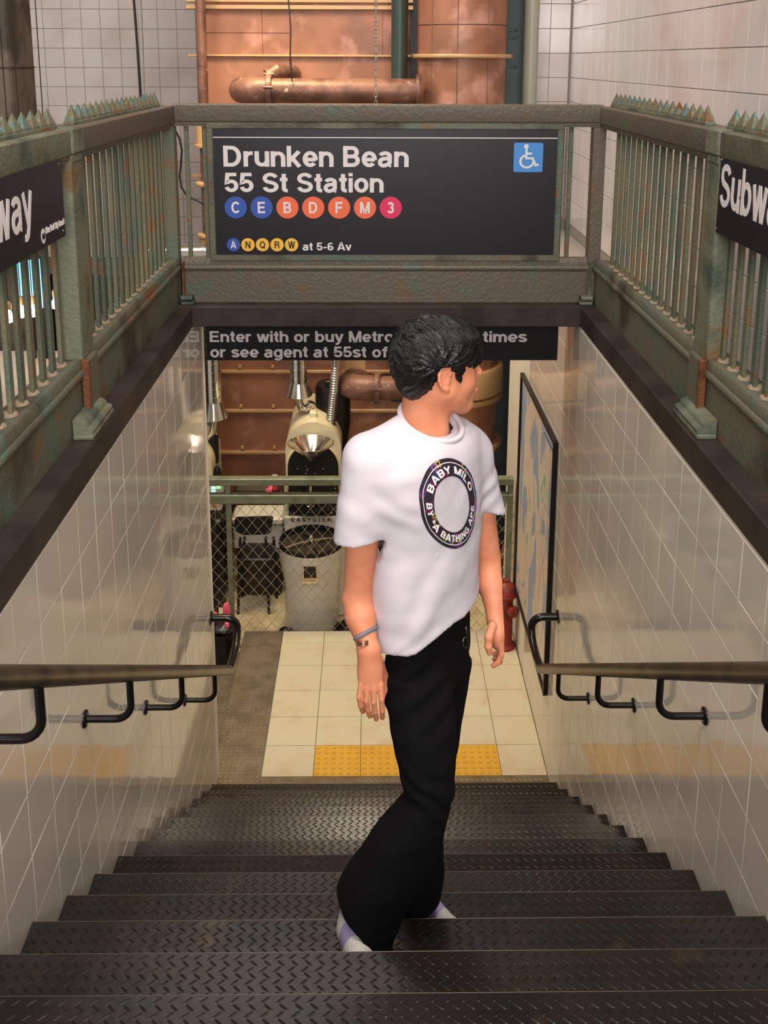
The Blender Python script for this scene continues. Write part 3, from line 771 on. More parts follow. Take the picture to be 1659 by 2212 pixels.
def rusty_pipe(name, label, x0, x1, y, z, r, back=True, top=None):
    t = thing(name, label, 'pipe', (x0, y, z))
    pts = [(x1, y, z), (x0 + r * 1.6, y, z)]
    q = []
    for a in range(0, 91, 15):
        aa = math.radians(a)
        q.append((x0 + r * 1.4 - r * 1.4 * math.sin(aa), y + r * 1.4 * (1 - math.cos(aa)), z))
    part('pipe', MB().tube([(x1, y, z), (x0 + r * 2.4, y, z)], r, 24), M_rpipe, t)
    part('elbow', MB().tube([(x0 + r * 2.4, y, z)] + q + [(x0, y + .35, z)], r * 1.07, 24), M_rpipe, t)
    for x, w_ in ((x0 + r * 2.4, .022), (x1 - .02, .02)):
        part('flange', MB().lathe([(r * 1.05, -w_), (r * 1.30, -w_), (r * 1.34, -w_ * .6), (r * 1.34, w_ * .6), (r * 1.30, w_), (r * 1.05, w_)], (x, y, z), (1, 0, 0), 24), M_rpipe, t)
    for k in range(5):
        a = k * 1.257 + .4; part('bolt', MB().lathe([(.012, -.04), (.012, .04)], (x0 + r * 2.4, y + math.cos(a) * r * 1.32, z + math.sin(a) * r * 1.32), (1, 0, 0), 6), M_rpipe, t)
    return t


z_u = at(700, 196, 8.1).z; z_l = at(850, 838, 8.1).z
up = rusty_pipe('horizontal_pipe', 'rusty horizontal pipe with flanged elbow in front of the copper tank, above the sign', at(518, 195, 8.1).x, .40, 8.1, z_u, .098)
p0 = at(610, 158, 8.35)
part('branch', MB().tube([(p0.x - .10, 8.2, p0.z - .03), (p0.x - .04, 8.22, p0.z + .01), (p0.x + .03, 8.3, p0.z + .0), (p0.x + .05, 8.5, p0.z - .01), (p0.x + .05, 8.8, p0.z - .01)], .07, 18), M_rpipe, up)
lo = rusty_pipe('horizontal_pipe', 'rusty horizontal pipe with flanged elbow beside the head of the man', at(752, 830, 8.1).x, .42, 8.1, z_l, .102)
p0 = at(768, 800, 8.3)
part('riser', MB().box(p0.x - .09, p0.x + .09, 8.2, 8.34, p0.z - .02, p0.z + .6, .004), M_brass, lo, label='pale square riser')
part('flange', MB().lathe([(.10, -.03), (.125, -.03), (.13, -.02), (.13, .02), (.125, .03), (.10, .03)], (p0.x, 8.2, p0.z - .07), (0, 1, 0), 24), M_rpipe, lo)

# chain and cables hanging down in front of the tank
cx_, cy_ = at(812, 100, 7.4).x, 7.4
ch = MB(); z = .9; k = 0
while z > -.32:
    pts = [(cx_ + (math.cos(a) * .010 if k % 2 else 0), cy_ + (0 if k % 2 else math.cos(a) * .010), z + math.sin(a) * .019) for a in [i * math.pi / 4 for i in range(8)]]
    ch.tube(pts, .0034, 5, closed=True); z -= .028; k += 1
single('hanging_chain', ch, M_galv, 'thin steel chain hanging down in front of the copper tank', 'chain')
M_cab = mat('cable_black', srgb(18, 18, 18), .5)
p = [at(623, 0, 8.0), at(628, 60, 8.0), at(627, 120, 8.0), at(631, 176, 8.0)]
single('hanging_cable', MB().tube([at(622, -40, 8.0)] + p, .006, 6), M_cab, 'thin black cable hanging down to the upper rusty pipe', 'cable')
for i, (ua, ub, lab) in enumerate(((288, 304, 'thicker black cable hanging in front of the far left tiled wall'), (304, 312, 'thinner grey cable hanging beside the black one at the far left wall'))):
    single('hanging_cable', MB().tube([at(ua - 2, -40, 8.5), at((ua + ub) / 2, 90, 8.5), at(ub, 215, 8.5), at(ub + 2, 420, 8.5)], (.011, .007)[i], 6), (M_cab, M_galv)[i], lab, 'cable')
P = [at(u, v, 5.48) for u, v in ((362, 262), (376, 276), (388, 300), (393, 325), (391, 352), (388, 380), (392, 405), (405, 424), (425, 433), (452, 446))]
single('loose_cable', MB().tube(P, .0055, 8), M_cab, 'black cable curling down between left corner post and station sign', 'cable')

# galvanised duct seen through the gap left of the sign
du = thing('galvanised_duct', 'shiny horizontal galvanised duct behind the left end of the rear railing', 'duct', at(420, 548, 8.1))
c0 = at(415, 549, 8.1); part('duct', MB().tube([(c0.x - .36, 8.1, c0.z), (c0.x + .35, 8.1, c0.z)], .085, 24), M_galv, du)
for dx in (-.3, .1): part('seam_ring', MB().lathe([(.085, -.01), (.091, -.006), (.091, .006), (.085, .01)], (c0.x + dx, 8.1, c0.z), (1, 0, 0), 24), M_galv, du)

# --- dark concrete pillar, upper left
pc_ = at(10, 0, 7.0); pd = at(33, 260, 7.0)
pil = thing('concrete_pillar', 'dark stained concrete pillar at the upper left edge', 'pillar', (pd.x - .4, 7.2, -1.45))
part('shaft', MB().box(pd.x - .8, pd.x - .005, 7.0, 7.5, -4.66, 2.9, .015), M_conc, pil)
for z in (-.06, .9): part('joint', MB().box(pd.x - .805, pd.x, 6.997, 7.503, z - .004, z + .004), M_dark, pil)

# --- lights, screens and cabinet seen between the bars of the left railing
M_bulb = mat('bulb_glow', (1, .86, .6, 1), .3, emit=26)
M_scr = mat('blue_screen', srgb(96, 176, 240), .4, emit=1.1)
for i, (u, v) in enumerate(((19, 678), (46, 668), (71, 666), (120, 650))):
    c = at(u, v, 4.4 + .1 * i); lab = ('bare glowing bulb nearest the left edge behind the railing', 'second glowing bulb from the left edge behind the railing', 'third glowing bulb from the left edge behind the railing', 'bare glowing bulb right beside the rusty railing post')[i]
    b = thing('pendant_bulb', lab, 'bulb', c, 'bare bulbs behind the left railing')
    part('glass', MB().lathe([(.004, -.042), (.016, -.036), (.021, -.022), (.018, -.004), (.010, .012), (.009, .02)], c, n=12), M_bulb, b, 'all')
    part('socket', MB().lathe([(.013, .02), (.014, .045), (.009, .055), (.003, .06)], c, n=12), M_brass, b)
    part('cord', MB().tube([(c.x, c.y, c.z + .055), (c.x, c.y, 2.9)], .0025, 6), M_cab, b)
for i, (u0, v0, u1, v1) in enumerate(((30, 562, 78, 640), (82, 560, 92, 666))):
    a = at(u0, v0, 4.75); b = at(u1, v1, 4.75)
    s_ = thing('wall_screen', ('wide blue lit screen behind the bulbs and left railing', 'narrow tall blue lit screen behind the left railing')[i], 'screen', ((a.x + b.x) / 2, 4.77, b.z))
    part('bezel', MB().box(a.x - .01, b.x + .01, 4.76, 4.79, b.z - .01, a.z + .01, .003), M_black, s_)
    part('display', MB().box(a.x, b.x, 4.755, 4.761, b.z, a.z), M_scr, s_, False)
    part('stand', MB().box((a.x + b.x) / 2 - .02, (a.x + b.x) / 2 + .02, 4.765, 4.785, -1.45, b.z - .009), M_black, s_)
dc = at(250, 690, 7.6)
cb = thing('dark_cabinet', 'dark cabinet showing as black slits between the far left bars', 'cabinet', (-2.6, 7.9, FL - .18))
part('carcass', MB().box(-4.0, -1.80, 7.6, 8.3, FL - .18, at(200, 592, 7.6).z, .01), M_black, cb)
for x in (-3.5, -2.9, -2.3): part('door', MB().box(x - .28, x + .28, 7.58, 7.6, FL, -2.0, .006), M_black, cb)

# ------------------------------------------------------------------ coffee roaster
Y0 = 7.95
ro = thing('coffee_roaster', 'cream coffee roaster with steel funnel, black front and round cooling tray', 'roaster', (at(676, 1300, Y0).x, 8.0, FL - .18))


def X_(u, v=1000, y=Y0): return at(u, v, y).x


def Z_(v, u=676, y=Y0): return at(u, v, y).z


def arch(xl, xr, zt, zb, n=16):
    r = (xr - xl) / 2; c = (xl + xr) / 2; zc = zt - r
    return [(xl, zb)] + [(c - r * math.cos(math.pi * i / n), zc + r * math.sin(math.pi * i / n)) for i in range(n + 1)] + [(xr, zb)]


xl, xr = X_(617), X_(737)
part('drum_housing', MB().prism(arch(xl + .0, xr, Z_(912), Z_(1118)), lambda p, d: (p[0], Y0 + d, p[1]), 0, .75), M_cream, ro)
part('front_plate', MB().prism(arch(X_(622), X_(731), Z_(958), Z_(1114)), lambda p, d: (p[0], Y0 - .022 + d, p[1]), 0, .03), M_black, ro)
part('front_rim', MB().tube([(a, Y0 - .012, b) for a, b in arch(X_(620), X_(733), Z_(955), Z_(1114))], .010, 8), M_cream, ro)
for u, v in ((643, 1010), (697, 1010), (661, 1004), (680, 1004), (661, 1020), (680, 1020), (622, 1052), (724, 1052), (633, 1105), (716, 1105), (622, 1088)):
    part('bolt', MB().lathe([(.007, 0), (.007, .006), (.004, .009)], (X_(u), Y0 - .022, Z_(v)), (0, -1, 0), 8), M_steel, ro)
part('top_boss', MB().box(X_(668), X_(684), Y0 + .10, Y0 + .18, Z_(918), Z_(900), .008), M_cream, ro)
fx, fy = at(671, 968, Y0 - .215).x, Y0 - .215
zt_, zb_ = Z_(958, 671, fy), Z_(990, 671, fy)
part('funnel', MB().lathe([(.022, zb_ - .012), (.030, zb_), (.185, zt_ - .002), (.190, zt_ + .004), (.184, zt_ + .006), (.026, zb_ + .006), (.018, zb_ - .008)], (fx, fy, 0), n=40), M_steel, ro)
part('funnel_neck', MB().prism([(-.05, zb_ + .01), (.05, zb_ + .01), (.028, zb_ - .06), (.028, zb_ - .15), (-.028, zb_ - .15), (-.028, zb_ - .06)], lambda p, d: (fx + p[0], fy + .02 + d, p[1]), 0, .17), M_black, ro)
part('sight_glass', MB().lathe([(.03, 0), (.03, .015), (.02, .02)], (X_(671), Y0 - .03, Z_(1010)), (0, -1, 0), 16), M_steel, ro)
part('sampler', MB().lathe([(.020, 0), (.020, .05), (.026, .055), (.026, .075), (.012, .08)], (X_(650), Y0 - .02, Z_(1053)), (0, -1, 0), 16), M_black, ro)
part('door_handle', MB().tube([(X_(671), Y0 - .03, Z_(1040)), (X_(671), Y0 - .10, Z_(1050)), (X_(671), Y0 - .12, Z_(1075)), (X_(671), Y0 - .05, Z_(1092))], .014, 10), M_steel, ro)
part('door_handle', MB().box(X_(663), X_(679), Y0 - .07, Y0 - .02, Z_(1100), Z_(1086), .004), M_steel, ro)
part('chute', MB().prism([(-.12, .03), (.12, .03), (.09, -.01), (-.09, -.01)], lambda p, d: (X_(671) + p[0], Y0 - .09 + d, Z_(1094) + p[1]), 0, .08), M_black, ro)
for u in (616, 737): part('side_post', MB().box(X_(u) - .008, X_(u) + .008, Y0 - .03, Y0 + .02, Z_(1118), Z_(1030), .002), M_cream, ro)
# name panel
pz0, pz1 = Z_(1143), Z_(1112)
part('name_panel', MB().box(X_(613), X_(741), Y0 - .05, Y0 + .7, pz0, pz1, .004), M_wht_e, ro)
yp = Y0 - .051
part('lettering', text(MB(), 'EASYSTER', lambda x, z, d: (at(629, 1127, yp).x + x, yp - d, at(629, 1127, yp).z + z), .034, .345, .09, .26), M_dark, ro, False)
# cooling tray
cxx, cyy = at(672, 1165, 7.62).x, 7.62
ztr = at(672, 1165, 7.62).z; rt = .262
part('cooling_tray', MB().lathe([(.02, ztr - .05), (rt - .02, ztr - .05), (rt - .012, ztr), (rt, ztr + .004), (rt + .004, ztr - .006), (rt + .004, ztr - .03), (rt - .02, ztr - .06)], (cxx, cyy, 0), n=48), M_black, ro)
part('tray_floor', MB().lathe([(.0, ztr - .045), (rt - .022, ztr - .045)], (cxx, cyy, 0), n=48, cap=False), mat('perforated_steel', srgb(58, 50, 40), .5, .25, bump=(120, .5, 2)), ro)
for a in (.4, 1.97, 3.54, 5.1): part('paddle', MB().tube([(cxx, cyy, ztr - .01), (cxx + math.cos(a) * .12, cyy + math.sin(a) * .12, ztr - .015), (cxx + math.cos(a) * .235, cyy + math.sin(a) * .235, ztr - .035)], [.016, .010, .007], 8), M_steel, ro)
arm = MB()
arm.lathe([(.035, ztr - .045), (.028, ztr - .01), (.018, ztr + .03), (.008, ztr + .045)], (cxx, cyy, 0), n=16)
part('stirrer_hub', arm, M_steel, ro)
zf = FL - .178
part('cooler_body', MB().lathe([(.215, zf), (.222, zf + .02), (.222, zf + .40), (.25, ztr - .22), (rt + .002, ztr - .16), (rt + .002, ztr - .03), (rt - .004, ztr - .028)], (cxx, cyy, 0), n=48, cap=False), M_wht_e, ro)
part('base_cabinet', MB().box(X_(620), X_(770), 7.75, 8.7, zf, pz0 + .01, .02), M_wht_e, ro)
dx0, dx1, dz0, dz1 = at(653, 1262, 7.345).x, at(687, 1262, 7.345).x, at(670, 1262, 7.345).z, at(670, 1222, 7.345).z
part('outlet_frame', MB().box(dx0, dx1, cyy - .275, cyy - .18, dz0, dz1, .004), M_steel, ro)
part('outlet_opening', MB().box(dx0 + .012, dx1 - .012, cyy - .277, cyy - .27, dz0 + .05, dz1 - .008), M_black, ro, False)
part('outlet_lip', MB().box(dx0 + .012, dx1 - .012, cyy - .290, cyy - .27, dz0 + .03, dz0 + .055, .003), M_brass, ro)
part('outlet_cover', MB().prism([(dx0, dz1), (dx1, dz1), (dx1 - .01, dz1 + .05), (dx0 + .01, dz1 + .05)], lambda p, d: (p[0], cyy - .275 + d, p[1]), 0, .08), M_wht_e, ro)
# cyclone and flexible duct behind the drum
part('cyclone', MB().lathe([(.02, Z_(1120)), (.10, Z_(1050)), (.155, Z_(950)), (.155, Z_(872)), (.14, Z_(862)), (.0, Z_(858))], (X_(716), Y0 + .42, 0), n=28), M_black, ro)
part('motor', MB().box(X_(694), X_(706), Y0 + .30, Y0 + .36, Z_(905), Z_(862), .006).box(X_(700), X_(712), Y0 + .3, Y0 + .36, Z_(890), Z_(848), .006), M_black, ro)
fl2 = [at(727, 745, 8.1), at(725, 790, 8.1), at(721, 850, 8.1), at(715, 905, 8.1), at(712, 932, 8.1)]
pts = []; rad = []
for i in range(len(fl2) - 1):
    for k in range(22):
        pts.append(fl2[i].lerp(fl2[i + 1], k / 22)); rad.append(.038 + .006 * (1 if k % 2 else -1))
part('flexible_duct', MB().tube([fl2[0] + Vector((0, 0, .8))] + pts, [.036] + rad, 14), M_galv, ro)


def flue(label, u, v0, v1, v2, y, r, rc):
    """v1: where the pipe meets the cone, v2: rim of the cone"""
    x = at(u, v1, y).x; z1, z2 = at(u, v1, y).z, at(u, v2, y).z; zt = at(u, v0, y).z + .9
    t = thing('exhaust_flue', label, 'flue', (x, y, z2))
    part('pipe', MB().lathe([(r, z1 - .01), (r, zt)], (x, y, 0), n=28), M_galv, t)
    part('cone', MB().lathe([(r + .004, z1 + .004), (rc, z2), (rc - .003, z2 - .004), (r - .004, z1 - .002)], (x, y, 0), n=36), M_galv, t)
    z = z1 + .05
    while z < z1 + .8:
        part('clamp_ring', MB().lathe([(r, z - .006), (r + .006, z - .004), (r + .006, z + .004), (r, z + .006)], (x, y, 0), n=28), M_steel, t); z += .075
    return t, x, z1, z2


t, x, z1, z2 = flue('galvanised flue with conical skirt above the left side of the cream roaster', 645, 780, 826, 852, 8.2, .074, .118)
part('stub', MB().lathe([(.030, z2 - .06), (.030, z1)], (x, 8.2, 0), n=16), M_black, t)
q = [(x, 8.2, z2 - .02), (x, 8.2, z2 - .07), (x + .02, 8.2, z2 - .115), (x + .06, 8.2, z2 - .13), (x + .095, 8.2, z2 - .105), (x + .11, 8.2, z2 - .07)]
part('elbow', MB().tube(q, .034, 16), M_galv, t)
t, x, z1, z2 = flue('galvanised flue with conical skirt at the left beside the stair wall end', 460, 780, 868, 900, 8.2, .078, .125)
part('elbow', MB().tube([(x, 8.2, z2 - .01), (x, 8.2, z2 - .06), (x - .01, 8.2, z2 - .14), (x - .04, 8.2, z2 - .2)], .032, 16), M_galv, t)
part('stub', MB().tube([(x - .005, 8.2, z2 - .18), (x - .01, 8.2, z2 - .42)], .045, 14), M_black, t)
# second roaster, mostly behind the wall end
r2 = thing('small_roaster', 'second cream roaster mostly hidden behind the left stair wall', 'roaster', (X_(420), 8.1, zf))
part('drum_housing', MB().prism(arch(X_(350), X_(457), Z_(960), Z_(1118)), lambda p, d: (p[0], 7.95 + d, p[1]), 0, .52), M_cream, r2)
part('cabinet', MB().box(X_(350), X_(478), 7.9, 8.5, zf, Z_(1118), .02), M_black, r2)
part('cup_rest', MB().lathe([(.02, 0), (.035, .04), (.03, .09), (.012, .12)], at(470, 1035, 7.7), n=14), M_black, r2)

# control box on a stand, left of the fence post
bx0, bx1 = at(453, 1050, 7.6).x, at(482, 1050, 7.6).x
cbx = thing('control_box', 'white control box with two small green lit displays behind the fence', 'control box', ((bx0 + bx1) / 2, 7.6, zf))
part('case', MB().box(bx0 - .04, bx1, 7.6, 7.68, at(470, 1066, 7.6).z, at(470, 1044, 7.6).z, .006), M_wht_e, cbx)
M_lcd = mat('small_display', srgb(150, 230, 210), .4, emit=1.0)
for u, v in ((461, 1054), (472, 1053), (461, 1062)): c = at(u, v, 7.598); part('display', MB().box(c.x - .016, c.x + .016, 7.594, 7.6, c.z - .010, c.z + .010), M_lcd if u < 470 else mat('green_key', srgb(130, 220, 150), .4, emit=.6), cbx, False)
part('lower_case', MB().box(bx0 - .04, bx1 - .02, 7.6, 7.68, at(470, 1103, 7.6).z, at(470, 1086, 7.6).z, .006), M_wht_e, cbx)
c = at(463, 1092, 7.598); part('orange_mark', MB().lathe([(.022, 0), (.022, .002)], (c.x, 7.6, c.z), (0, -1, 0), 14), mat('orange_mark', srgb(210, 130, 60), .5), cbx)
part('stand', MB().box(bx0 - .02, bx0 + .03, 7.62, 7.66, zf, at(470, 1102, 7.6).z), M_black, cbx)

# work table with cloth, stool, tray
tz = at(560, 1062, 8.42).z
tb = thing('work_table', 'dark work table behind the mesh fence', 'table', (X_(560), 8.3, zf))
part('tabletop', MB().box(X_(484), X_(608), 8.40, 8.70, tz - .03, tz, .005), M_dark, tb)
part('leg', MB().box(X_(550), X_(563), 8.45, 8.50, zf, tz - .03), M_black, tb)
for x in (X_(490), X_(606)): part('leg', MB().box(x - .02, x + .02, 8.55, 8.6, zf, tz - .03), M_black, tb)
single('cardboard_tray', MB().box(X_(492), X_(564), 8.42, 8.6, tz + .001, tz + .06, .004), mat('grey_tray', srgb(112, 98, 84), .6), 'flat grey brown tray on the dark work table', 'tray')
c = at(581, 1051, 8.42); single('pink_note', MB().box(c.x - .03, c.x + .03, 8.41, 8.5, tz + .001, tz + .03, .003), M_pink, 'pink note pad lying beside the grey tray', 'note pad')
c = at(594, 1060, 8.42); single('red_knob', MB().lathe([(.030, 0), (.034, .015), (.026, .03), (.012, .035)], (c.x, 8.45, tz + .001), n=16), M_red, 'small dark red round cap beside the pink pad', 'cap')
c = at(593, 1038, 8.6); single('white_cup', MB().lathe([(.02, 0), (.028, .07), (.025, .07), (.018, .01)], (c.x, 8.62, tz + .001), n=16), M_white, 'small white cup standing behind the pink pad', 'cup')
zz = at(560, 1150, 8.2).z
wt = thing('white_bench', 'long white rounded bench behind the black stool', 'bench', (X_(560), 8.5, zf))
part('top', MB().box(at(496, 1120, 8.02).x, at(612, 1120, 8.02).x, 8.10, 8.38, at(560, 1145, 8.02).z, at(560, 1128, 8.02).z, .02), M_wht_e, wt)
part('apron', MB().box(at(500, 1120, 8.04).x, at(608, 1120, 8.04).x, 8.12, 8.36, at(560, 1195, 8.04).z, at(560, 1146, 8.04).z, .01), M_ceil, wt)
part('base', MB().box(at(510, 1120, 8.1).x, at(604, 1120, 8.1).x, 8.1, 8.3, zf, at(560, 1196, 8.04).z, .01), M_dark, wt)
# stool with a low back
so = thing('black_stool', 'black stool with low padded back behind the mesh fence', 'stool', (X_(552), 7.9, zf))
ys_ = 7.78
bk = [(at(u, v, ys_).x, at(u, v, ys_).z) for u, v in ((506, 1125), (510, 1120), (585, 1118), (590, 1121), (585, 1150), (575, 1155), (525, 1156), (508, 1148))]
part('backrest', MB().prism(bk, lambda p, d: (p[0], ys_ + d, p[1]), 0, .035), M_black, so)
sz = at(552, 1200, 7.9).z
part('seat', MB().box(at(515, 1200, 7.9).x, at(592, 1200, 7.9).x, 7.78, 8.08, sz - .02, sz + .03, .012), M_black, so)
for (u, v, y) in ((513, 1280, 7.80), (580, 1278, 7.80), (522, 1262, 8.08), (597, 1240, 8.06)):
    b = at(u, v, y); a = at(u + (6 if u < 550 else -6), 1160, y); part('leg', MB().tube([(b.x, y, zf), (a.x, y, a.z)], .012, 8), M_black, so)
part('foot_ring', MB().tube([(at(517, 1220, 7.8).x, 7.8, sz - .16), (at(577, 1220, 7.8).x, 7.8, sz - .16)], .009, 8), M_black, so)
# bins and bags behind the fence foot
M_bag = mat('bin_bag', srgb(24, 22, 22), .25, bump=(26, .9, 6))


def lump(c, rx, ry, rz, seed, n=14, amp=.16):
    mb = MB()
    for i in range(n + 1):
        for j in range(2 * n):
            a = math.pi * i / n; b = math.pi * j / n
            d = Vector((math.sin(a) * math.cos(b), math.sin(a) * math.sin(b), math.cos(a)))
            k = 1 + amp * noise.noise(d * 2.2 + Vector((seed, 0, 0))) + amp * .4 * noise.noise(d * 6 + Vector((seed, 0, 0)))
            mb.v.append((c[0] + d.x * rx * k, c[1] + d.y * ry * k, c[2] + max(d.z, -.75) * rz * k))
    for i in range(n):
        for j in range(2 * n):
            j2 = (j + 1) % (2 * n); mb.f.append((i * 2 * n + j, (i + 1) * 2 * n + j, (i + 1) * 2 * n + j2, i * 2 * n + j2))
    return mb


c = at(628, 1362, 7.42); single('black_bundle', lump((c.x - .04, 7.385, zf + .055), .07, .05, .07, 3), M_bag, 'small shiny black bundle at the foot of the roaster', 'bag', smooth='all')
c = at(716, 1366, 7.4); single('black_basin', MB().lathe([(.10, 0), (.14, .02), (.155, .06), (.150, .06), (.13, .02), (0, .012)], (c.x + .17, 7.47, zf), n=28), M_black, 'low round black basin beside the roaster base', 'basin')
c = at(497, 1385, 7.12)
bn = thing('waste_bin', 'black waste bin with crumpled pink paper beside the left fence post', 'bin', (-1.17, 7.10, FL - .178))
part('body', MB().lathe([(.075, 0), (.10, .28), (.094, .28), (.07, .02)], (-1.16, 7.10, FL - .178), n=20), M_black, bn)
part('bag_rim', lump((-1.16, 7.10, FL + .12), .10, .09, .05, 9), M_bag, bn, 'all')
for i, (x, y, z) in enumerate(((-1.13, 7.13, FL + .26), (-1.22, 7.12, FL + .20), (-1.12, 7.05, FL + .17))):
    single('pink_paper', lump((x, y, z), (.03, .016, .02)[i], .015, (.06, .045, .03)[i], 20 + i, 8, .5), M_pink, ('largest crumpled pink paper sticking up out of the bin', 'thin pink paper slip left in the black bin', 'lowest pink paper scrap in the black bin')[i], 'paper', smooth='all')

# --- mesh fence
fe = thing('mesh_fence', 'green painted chain link fence with two top rails behind the landing', 'fence', (0, 7.30, FL - .18))
YF = 7.30
z1, z2, z3, z4 = at(600, 1031, YF).z, at(600, 1046, YF).z, at(600, 1066, YF).z, at(600, 1085, YF).z
xa, xb = -1.9, at(1107, 1100, YF).x
part('top_rail', MB().box(xa, xb, YF - .035, YF + .035, z2, z1, .006), M_gfence, fe)
part('mid_rail', MB().box(xa, xb, YF - .035, YF + .035, z4, z3, .006), M_gfence, fe)
xp = at(497, 1200, YF).x
for x in (xp, xb - .02): part('post', MB().box(x - .021, x + .021, YF - .02, YF + .02, zf, z2 + (.001 if x < 0 else .05), .004), M_gfence, fe)
part('bottom_rail', MB().box(xp, xb, YF - .012, YF + .012, zf, zf + .02, .003), M_gfence, fe)
wm = MB(); dz = .058; dx = .046
nz = int((z4 - zf) / dz) + 1; x = xa; k = 0
while x < xb - .02:
    pts = []
    for i in range(nz + 1):
        zc_ = z4 - i * dz
        if zc_ < zf: break
        xx = x + (dx if (i + k) % 2 else 0)
        pts.append((xx, YF + (.004 if (i % 2) else -.004), zc_))
    wm.tube(pts, .0027, 4); x += dx; k += 1
part('chain_link', wm, M_wire, fe, False, stuff=True)

# --- hydrant
hc = at(1098, 1390, 7.05)
hy = thing('fire_hydrant', 'old dark red fire hydrant in the far right corner of the landing', 'hydrant', (.985, 7.02, FL))
hx, hyy = 1.045, 7.03
part('body', MB().lathe([(.092, 0), (.092, .018), (.072, .03), (.064, .05), (.062, .40), (.070, .42), (.070, .44)], (hx, hyy, FL), n=28), M_red, hy)
part('bonnet', MB().lathe([(.092, .44), (.094, .455), (.088, .465), (.080, .50), (.055, .535), (.024, .55), (.022, .57), (.012, .575)], (hx, hyy, FL), n=28), M_red, hy)
for a in range(8): part('bolt', MB().lathe([(.007, 0), (.007, .016)], (hx + .083 * math.cos(a * .785), hyy + .083 * math.sin(a * .785), FL + .462), n=6), M_red, hy)
n_ = part('nozzle', MB().lathe([(.036, .05), (.036, .08), (.046, .083), (.046, .112), (.036, .118), (.014, .120), (.014, .135)], (hx, hyy, FL + .34), (.55, -.84, 0), 20), M_red, hy)
n_ = part('nozzle', MB().lathe([(.03, .05), (.03, .075), (.038, .078), (.038, .10), (.012, .105)], (hx, hyy, FL + .34), (-.9, -.4, 0), 20), M_red, hy)
c = at(1082, 1195, 8.0); single('curved_pipe', MB().tube([(c.x - .15, 8.0, c.z - .02), (c.x - .05, 8.0, c.z - .05), (c.x + .02, 8.0, c.z - .02), (c.x + .04, 8.0, c.z + .06)], .032, 14), M_rpipe, 'short curved beige pipe behind the fence at the right', 'pipe')

# --- framed map on the right wall
mp = thing('wall_map', 'tall black framed transit map of pale land and blue water on the right wall', 'map', (WR - .012, 6.3, -3.1))
c4 = [(7.16, -2.268), (5.86, -2.262), (5.63, -3.876), (6.97, -4.09)]     # far top, near top, near bottom, far bottom
y0m, y1m, zt, zb = 5.70, 7.06, -2.27, -3.98
XW = WR - .0005
part('backing', MB().box(XW - .012, XW, y0m, y1m, zb, zt), M_black, mp, False)
frm = MB()
for a in ((y0m - .012, y0m + .016, zb - .012, zt + .012), (y1m - .016, y1m + .012, zb - .012, zt + .012), (y0m, y1m, zt - .012, zt + .012), (y0m, y1m, zb - .012, zb + .012)):
    frm.box(XW - .030, XW, a[0], a[1], a[2], a[3], .003)
part('frame', frm, M_black, mp)


def map_mat():
    m = bpy.data.materials.new('map_print'); m.use_nodes = True; nt = m.node_tree; N = nt.nodes; L = nt.links
    b = N['Principled BSDF']; b.inputs['Roughness'].default_value = .3
    g = N.new('ShaderNodeNewGeometry'); t = N.new('ShaderNodeTexNoise'); t.inputs['Scale'].default_value = 2.1; t.inputs['Detail'].default_value = 5; t.inputs['Distortion'].default_value = .5
    mpn = N.new('ShaderNodeMapping'); mpn.inputs['Scale'].default_value = (1, 1.8, .9); mpn.inputs['Location'].default_value = (.3, .2, .65)
    L.new(g.outputs['Position'], mpn.inputs['Vector']); L.new(mpn.outputs[0], t.inputs['Vector'])
    r = N.new('ShaderNodeValToRGB'); r.color_ramp.interpolation = 'CONSTANT'; e = r.color_ramp.elements
    e[0].position = 0; e[0].color = srgb(150, 176, 206); e[1].position = .455; e[1].color = srgb(226, 212, 192)
    x = e.new(.62); x.color = srgb(160, 196, 150); x = e.new(.66); x.color = srgb(228, 216, 196)
    L.new(t.outputs['Fac'], r.inputs[0])
    t2 = N.new('ShaderNodeTexNoise'); t2.inputs['Scale'].default_value = 45; t2.inputs['Detail'].default_value = 3
    L.new(g.outputs['Position'], t2.inputs['Vector'])
    r2 = N.new('ShaderNodeMapRange'); r2.inputs['From Min'].default_value = .55; r2.inputs['From Max'].default_value = .62; r2.inputs['To Max'].default_value = .5
    L.new(t2.outputs['Fac'], r2.inputs[0]); mx = N.new('ShaderNodeMix'); mx.data_type = 'RGBA'; L.new(r2.outputs[0], mx.inputs[0]); L.new(r.outputs[0], mx.inputs[6]); mx.inputs[7].default_value = srgb(206, 176, 150)
    L.new(mx.outputs[2], b.inputs['Base Color']); return m


sheet = part('map_sheet', MB().box(XW - .0135, XW - .012, y0m + .016, y1m - .016, zb + .012, zt - .012), map_mat(), mp, False)
RND = random.Random(4)
for k, cc in enumerate(((214, 96, 70), (120, 104, 140), (110, 160, 100), (200, 140, 60), (110, 90, 80), (214, 96, 70), (130, 140, 170))):
    ln = MB(); y = 5.85 + .15 * k; z = zt - .1; pts = []
    ang = RND.uniform(-.4, .4)
    for i in range(26):
        pts.append((XW - .0142, min(max(y, y0m + .03), y1m - .03), z)); ang += RND.gauss(0, .28); ang *= .9; y += math.sin(ang) * .05; z -= .06 * math.cos(ang)
        if z < zb + .05: break
    Lq, Rq, _c = stroke_quads([(p[1], p[2]) for p in pts], .0022)
    n0 = 0; ln.v = [(XW - .0139, p.x, p.y) for p in Lq] + [(XW - .0139, p.x, p.y) for p in Rq]; m_ = len(Lq)
    ln.f = [(i, i + 1, m_ + i + 1, m_ + i) for i in range(m_ - 1)]
    part('route_line', ln, mat('route_%d' % k, srgb(*cc), .4), sheet, False)
part('title_block', MB().box(XW - .0145, XW - .0137, y0m + .05, y0m + .50, zt - .10, zt - .03), mat('title_blue', srgb(170, 190, 214), .4), sheet, False)
